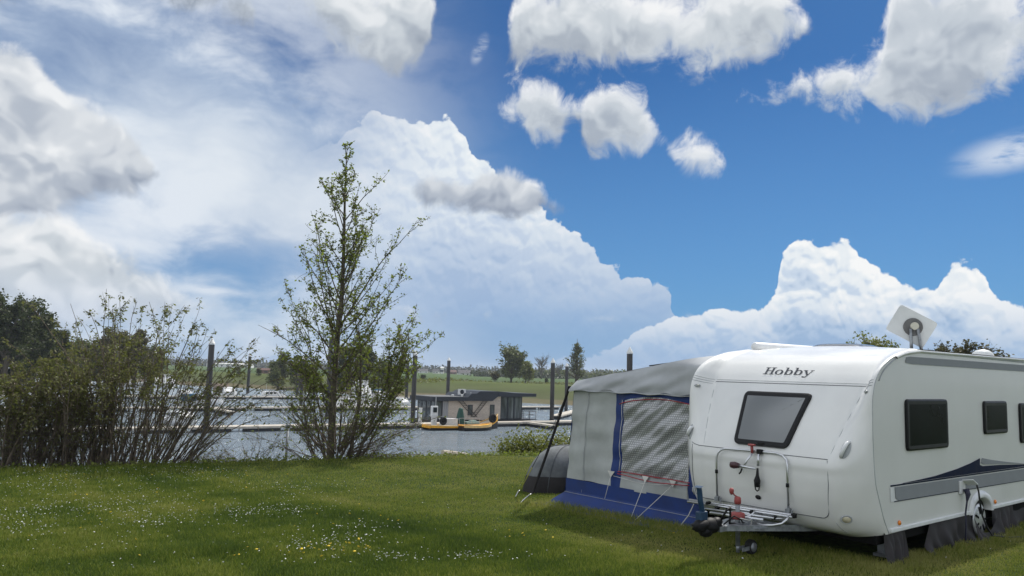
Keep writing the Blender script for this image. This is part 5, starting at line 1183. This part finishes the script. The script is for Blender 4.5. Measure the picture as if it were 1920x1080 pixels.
for k in range(100):
    a = r.uniform(0, 2*PI); rr0 = r.uniform(0, .35); up = r.uniform(.15, 1.5); L = r.uniform(.8, 1.7); 
    if abs(math.cos(a)) < .4 and r.random() < .5: continue
    p0 = Vector((.1+rr0*math.cos(a)*1.3, rr0*math.sin(a), r.uniform(-.05, .5)))
    pts = T1_.path(p0, Vector((math.cos(a), math.sin(a)*.6, up)), L, 7, .10, .03, .04); T1_.twig.tube(pts, [.013, .011, .009, .008, .006, .005, .004, .003], 4, caps=False)
    for _ in range(4):
        j = r.randint(2, 6); t3 = T1_.path(pts[j], (pts[j+1]-pts[j]).normalized()+Vector((r.gauss(0, .6), r.gauss(0, .5), r.gauss(0, .5))), L*.3, 4, .18, .02); T1_.twig.tube(t3, [.005, .004, .004, .003, .002], 3, caps=False); T1_.spray(t3, 5, .055, .025)
finish(T1_, mt, leaf_main, .55); mt.scale = (1.25, 1.25, 1.235)

# the thicket at the left: many shrubs with arching shoots
def shrub(px, py, nst, hgt, spread, seed, label, lean=0., leafn=7, dens=1.):
    p = G(px, py, -.24); z = lz(p.x, p.y)-.05; e = empty('willow_shrub', (p.x, p.y, z), 0, label, 'shrub', 'shrubs of the thicket along the lawn edge')
    T_ = Tree(seed); r = T_.r
    for k in range(nst):
        a = r.uniform(0, 2*PI); s_ = r.uniform(.05, 1)**.8*spread; L = hgt*r.uniform(.62, 1.08)*math.sqrt(1+.35*s_*s_); d = Vector((math.cos(a)*s_*.62+lean, math.sin(a)*s_*.4, 1))
        pts = T_.path(Vector((r.gauss(0, .16), r.gauss(0, .14), 0)), d, L, 10, .055, .0, .10*s_+.10)
        rad = r.uniform(.008, .022); T_.wood.tube(pts, [rad*(1-i/11)+.002 for i in range(11)], 5, caps=False)
        for m_ in range(int(11*dens)):
            f_ = r.uniform(1.2, 9.9); i = int(f_); q = pts[i].lerp(pts[i+1], f_-i); dd = (pts[i+1]-pts[i]).normalized()+Vector((r.gauss(0, .55), r.gauss(0, .5), r.gauss(.1, .4)))
            l2 = r.uniform(.25, .75)*(1.1-f_/14); t2 = T_.path(q, dd, l2, 4, .16, .0, .35); T_.twig.tube(t2, [.005, .004, .0035, .003, .002], 3, caps=False)
            T_.spray(t2, int(leafn*(.32 if f_ < 6 else 1.3)), .055 if f_ < 6 else .072, .022, .05)
            if r.random() < .6:
                t3 = T_.path(t2[2], dd+Vector((r.gauss(0, .6), r.gauss(0, .6), r.gauss(0, .5))), l2*.6, 3, .2, .0, .3); T_.twig.tube(t3, [.003, .003, .0025, .002], 3, caps=False); T_.spray(t3, int(leafn*.7), .05, .02, .05)
    T_.wood.build('stems', twigm, e); T_.twig.build('twigs', twigm, e)['kind'] = 'stuff'; o = link('foliage', T_.crown_mesh('foliage', .45, .5), e, leaf_bush); o['kind'] = 'stuff'
    return e
for a in ((8, 876, 34, 2.1, .8, 21, 'low brown shrub at the left picture edge in the thicket', 0, 9, 1.3),
          (62, 874, 36, 2.2, .8, 22, 'dense brown green shrub, second from the left picture edge', 0, 9, 1.3),
          (118, 872, 38, 2.5, .85, 23, 'dense shrub left of the tallest shoots of the thicket', 0, 9, 1.3),
          (168, 870, 36, 3.0, .85, 24, 'tallest shrub in the middle of the thicket with upright tips', 0., 9, 1.3),
          (205, 869, 28, 3.55, .70, 25, 'upright shrub whose drooping tips stand highest against the sky', .03, 8, 1.2),
          (250, 868, 28, 3.5, .85, 26, 'shrub with arching tips just right of the highest shoots', .10, 8, 1.1),
          (290, 867, 22, 3.2, 1.0, 27, 'loose open shrub leaning right over the thick pile', .34, 7, 1.),
          (325, 866, 16, 2.6, 1.2, 28, 'low spreading shrub at the right end of the thicket', .60, 6, .9)):
    shrub(*a)
for k, (px, sd_) in enumerate(((340, 31), (470, 32), (700, 33))):
    p = G(px, 866 if px < 400 else 862, -.25); z = lz(p.x, p.y)-.05; e = empty('twiggy_shrub', (p.x, p.y+.3, z), 0, ('low bare twigs spreading right from the thicket foot', 'low twiggy shrub left of the grey steel post', 'low twiggy shrub at the right foot of the tall tree')[k], 'shrub')
    T_ = Tree(sd_); r = T_.r
    for _ in range(34):
        a = r.uniform(-.3, 1.1) if k == 0 else r.uniform(0, PI); d = Vector((math.cos(a)*1.2, r.gauss(0, .3), .2+.5*abs(math.sin(a)))); L = r.uniform(.5, 1.25)
        pts = T_.path(Vector((r.gauss(-.2, .25), r.gauss(0, .15), -.02)), d, L, 6, .10, .03); T_.wood.tube(pts, [.010, .008, .007, .006, .005, .004, .003], 4, caps=False)
        for _ in range(4):
            j = r.randint(1, 5); t3 = T_.path(pts[j], (pts[j+1]-pts[j]).normalized()+Vector((r.gauss(0, .6), r.gauss(0, .5), r.gauss(.1, .4))), L*.35, 4, .15, .03); T_.twig.tube(t3, [.004, .0035, .003, .003, .002], 3, caps=False); T_.spray(t3, 3, .05, .02)
    finish(T_, e, leaf_bush, .5, twigm)

# trees farther off
def far_tree(name, px, ybase, ytop, Y, wpx, seed, label, lm, nl=2600, trunk_f=.12, shape='round', lsz=.5, on_land=True, gap=.0, loc_z=None, cat='tree', group=None):
    b0 = AT(px, ybase, Y); t0 = AT(px, ytop, Y); z = far_z(b0.x, b0.y) if loc_z is None else loc_z; H = t0.z-z; Wd = wpx*Y/FPX
    e = empty(name, (b0.x, b0.y, z), 0, label, cat, group); T_ = Tree(seed); r = T_.r
    MB().tube([(0, 0, -.2), (.02*H, 0, H*.35), (0, 0, H*.65), (.01*H, 0, H*.84)], [H*.030, H*.022, H*.011, H*.002], 8).build('trunk', bark, e, smooth=True)
    nb = 34 if shape != 'column' else 40
    for k in range(nb):
        f_ = r.uniform(trunk_f, .92) if shape != 'column' else trunk_f+(.97-trunk_f)*k/nb; a = r.uniform(0, 2*PI)
        if shape == 'round': up = r.uniform(.4, 1.6); rad = Wd/2*math.sqrt(max(.05, 1-((f_-.52)/.56)**2))
        elif shape == 'column': up = .75; rad = Wd/2*max(.08, (1-f_)**.75)*1.15
        elif shape == 'dome': up = r.uniform(.1, 1.2); rad = Wd/2*math.sqrt(max(.05, 1-f_**2))
        L = rad*math.sqrt(1+up*up)*r.uniform(.65, 1.); 
        if f_*H+L*.75 > H: L = (H*(1.0)-f_*H)/.75+.05*H
        pts = T_.path(Vector((0, 0, H*f_*.75)), Vector((math.cos(a), math.sin(a), up)), L, 7, .12, .03); T_.wood.tube(pts, [H*.012*(1-i/8)+H*.0015 for i in range(8)], 5, caps=False)
        for m_ in range(7):
            j = r.randint(2, 6); dd = (pts[j+1]-pts[j]).normalized()+Vector((r.gauss(0, .6), r.gauss(0, .6), r.gauss(.15, .45))); t2 = T_.path(pts[j], dd, L*r.uniform(.25, .5), 4, .2, .04)
            T_.wood.tube(t2, [H*.004, H*.0035, H*.003, H*.002, H*.0015], 3, caps=False)
            T_.spray(t2, max(1, int(nl/nb/7)), lsz, Wd*.02+lsz*.3, .15)
    T_.wood.build('limbs', bark, e)
    if nl: o = link('crown', T_.crown_mesh('crown', .75), e, lm); o['kind'] = 'stuff'
    return e
far_tree('willow_tree', 958, 716, 650, 235, 60, 41, 'large round grey green tree standing alone on the far meadow', leaf_far, 5200, .12, lsz=.62)
far_tree('willow_tree', 985, 712, 672, 262, 36, 42, 'yellow green bushy tree close right of the large round tree', leaf_yel, 2200, .05, 'dome', lsz=.65)
far_tree('pollard_willow', 928, 716, 697, 240, 13, 43, 'short dark pollard tree left of the large round tree', leaf_bronze, 900, .4, lsz=.50)
far_tree('bare_tree', 1015, 702, 664, 420, 34, 44, 'bare pale tree on the horizon between the round tree and the piles', leaf_bronze, 500, .2, lsz=.4)
far_tree('bare_tree', 1048, 702, 678, 440, 26, 45, 'small bare tree on the horizon behind the tall pile', leaf_bronze, 300, .2, lsz=.4)
far_tree('larch_tree', 1080, 722, 618, 235, 50, 46, 'slender open conical tree rising behind the awning corner', leaf_far, 2600, .12, 'column', lsz=.42)
far_tree('field_bush', 793, 712, 702, 260, 13, 47, 'small dark bush on the meadow left of the far pile', leaf_dark, 700, .05, 'dome', lsz=.35, cat='bush')
far_tree('field_bush', 1024, 716, 708, 250, 9, 48, 'small dark bush on the meadow left of the tall pile', leaf_dark, 500, .05, 'dome', lsz=.3, cat='bush')
far_tree('willow_tree', 522, 704, 652, 190, 44, 49, 'round green willow on the far bank, left edge of the group behind the tall tree', leaf_far, 4200, .05, 'dome', lsz=.50)
far_tree('willow_tree', 562, 704, 656, 195, 50, 50, 'round green willow on the far bank, second in the group behind the tall tree', leaf_far, 4200, .05, 'dome', lsz=.50)
far_tree('willow_tree', 640, 706, 630, 190, 60, 51, 'tall green willow behind the stem of the tall tree', leaf_dark, 5200, .05, 'dome', lsz=.52)
far_tree('willow_tree', 680, 708, 632, 192, 66, 52, 'tall domed willow right behind the crown of the tall tree', leaf_dark, 5600, .05, 'dome', lsz=.52)
far_tree('willow_tree', 722, 708, 672, 200, 60, 53, 'low wide willow at the right end of the group behind the tall tree', leaf_far, 3200, .05, 'dome', lsz=.52)
far_tree('field_bush', 448, 694, 684, 240, 10, 54, 'small dark bush left of the lone far pile', leaf_dark, 500, .05, 'dome', lsz=.3, cat='bush')
far_tree('field_bush', 485, 698, 686, 240, 12, 55, 'small dark bush right of the lone far pile', leaf_dark, 500, .05, 'dome', lsz=.3, cat='bush')
for i, (px, yt, w, Y, lab) in enumerate(((6, 538, 130, 112, 'huge dark tree at the left picture edge behind the boats'), (60, 560, 100, 118, 'big dark tree, second from the left edge behind the boats'), (100, 600, 80, 122, 'lower dark tree sloping down behind the left half of the thicket'), (150, 628, 70, 150, 'small dark tree behind the left half of the thicket'),
        (212, 588, 74, 150, 'broad brown green tree behind the highest shoots of the thicket'), (252, 590, 60, 155, 'brown green tree behind the right half of the thicket'), (185, 610, 60, 150, 'brownish tree left of the broad one behind the thicket'), (285, 640, 50, 170, 'low tree behind the right half of the thicket'), (-40, 560, 120, 115, 'dark tree cut by the left picture edge'))):
    far_tree('bank_tree', px, 700, yt, Y, w, 60+i, lab, leaf_dark if i in (0, 1, 2, 8) else leaf_bronze if i in (4, 5) else leaf_far, 12000, .08, 'dome' if i else 'round', lsz=.42, loc_z=-3.2)
for i, (px, yt, w, Y, lm, lab) in enumerate(((1640, 624, 58, 62, leaf_yel, 'yellow green tree top showing over the caravan left of the antenna'), (1676, 648, 40, 60, leaf_yel, 'low tree top just left of the antenna foot'), (1775, 626, 46, 58, leaf_bronze, 'bronze tree top over the caravan right of the antenna'), (1812, 624, 46, 60, leaf_bronze, 'middle one of the bronze tree tops right of the antenna'), (1850, 636, 46, 60, leaf_bronze, 'lowest bronze tree top at the right end over the caravan'), (1752, 652, 30, 66, leaf_far, 'small tree top directly right of the antenna foot'))):
    b0 = AT(px, 720, Y); far_tree('bank_tree', px, 760, yt, Y, w*1.5, 80+i, lab, lm, 5200, .3, 'round', lsz=.20, loc_z=lz(b0.x, b0.y))
# hedges, reeds, distant woods
def mass(name, pts, h, w, n, sz, lm, label, cat, seed, zf=None):
    r_ = np.random.RandomState(seed); P = np.array([(p.x, p.y) for p in pts]); t_ = r_.uniform(0, len(P)-1, n); i = np.minimum(t_.astype(int), len(P)-2); f_ = (t_-i)[:, None]; XY = P[i]*(1-f_)+P[i+1]*f_
    XY = XY+r_.normal(0, w, (n, 2)); top = h*(.55+.25*np.sin(t_*9.7+seed)+.2*np.sin(t_*23+2*seed)+.15*np.sin(t_*61)); Z = np.array([(zf or far_z)(x, y) for x, y in XY])+r_.uniform(0, 1, n)**.8*np.clip(top, .15*h, None)
    T_ = Tree(seed); T_.leaf = list(map(tuple, np.stack([XY[:, 0], XY[:, 1], Z, sz*r_.uniform(.6, 1.4, n), r_.uniform(0, 1, n)], -1)))
    return tag(link(name, T_.crown_mesh(name, .8), None, lm), label, cat, kind='stuff')
mass('far_woods', [AT(px, 690, 900+60*math.sin(px)) for px in range(-100, 1500, 60)], 8.5, 9., 26000, 2.8, leafmat('distant_leaves', (.05, .055, .04), (.085, .085, .06), 'tone', .1), 'dim line of distant woods along the horizon', 'woods', 91)
mass('field_hedge', [AT(px, 700, 520) for px in range(1010, 1240, 25)], 6.5, 4., 3800, 1.6, leaf_far, 'green hedge line on the horizon left of the awning roof', 'hedge', 92)
mass('field_hedge', [AT(px, 700, 480) for px in range(900, 1060, 25)], 4., 4., 2600, 1.6, leaf_dark, 'dark hedge line behind the large round tree', 'hedge', 94)
mass('bank_scrub', [G(px, 735-(px-470)*-.0+(0 if px < 0 else 0), -3.9)+Vector((0, 14, 0)) for px in range(380, 1400, 40)], .8, 3.5, 5000, .5, leaf_bush, 'rough brown scrub above the mud of the far bank', 'scrub', 95)
mass('bank_shrubs', [G(px, 851, -.5)+Vector((0, 1.6, 0)) for px in (945, 965, 990, 1010)]+[G(px, 851, -.5)+Vector((0, 2.2, 0)) for px in (1035, 1060, 1090)], 1.15, .22, 12000, .07, leaf_yel, 'yellow green leafy scrub behind the lawn edge left of the awning', 'scrub', 96, zf=lambda x, y: -1.05)
mass('edge_weeds', [Vector((x, float(y_edge(x))-.05, 0)) for x in np.arange(-12, 4, .8)], .16, .22, 9000, .05, leaf_main, 'fringe of taller weeds along the lawn edge', 'weeds', 97, zf=lz)
# haze
hz = MB().box((0, 0, 0), (4200, 4200, 36)).build('haze', loc=(0, 1500, 8.)); hz['kind'] = 'stuff'
hm = bpy.data.materials.new('haze'); hm.use_nodes = True; t = NT(hm.node_tree); t.n.clear(); o_ = t.new('ShaderNodeOutputMaterial'); pv = t.new('ShaderNodeVolumePrincipled')
pv.inputs['Color'].default_value = (.80, .88, 1., 1); pv.inputs['Density'].default_value = .00022; t.l.new(pv.outputs[0], o_.inputs['Volume']); hz.data.materials.append(hm)
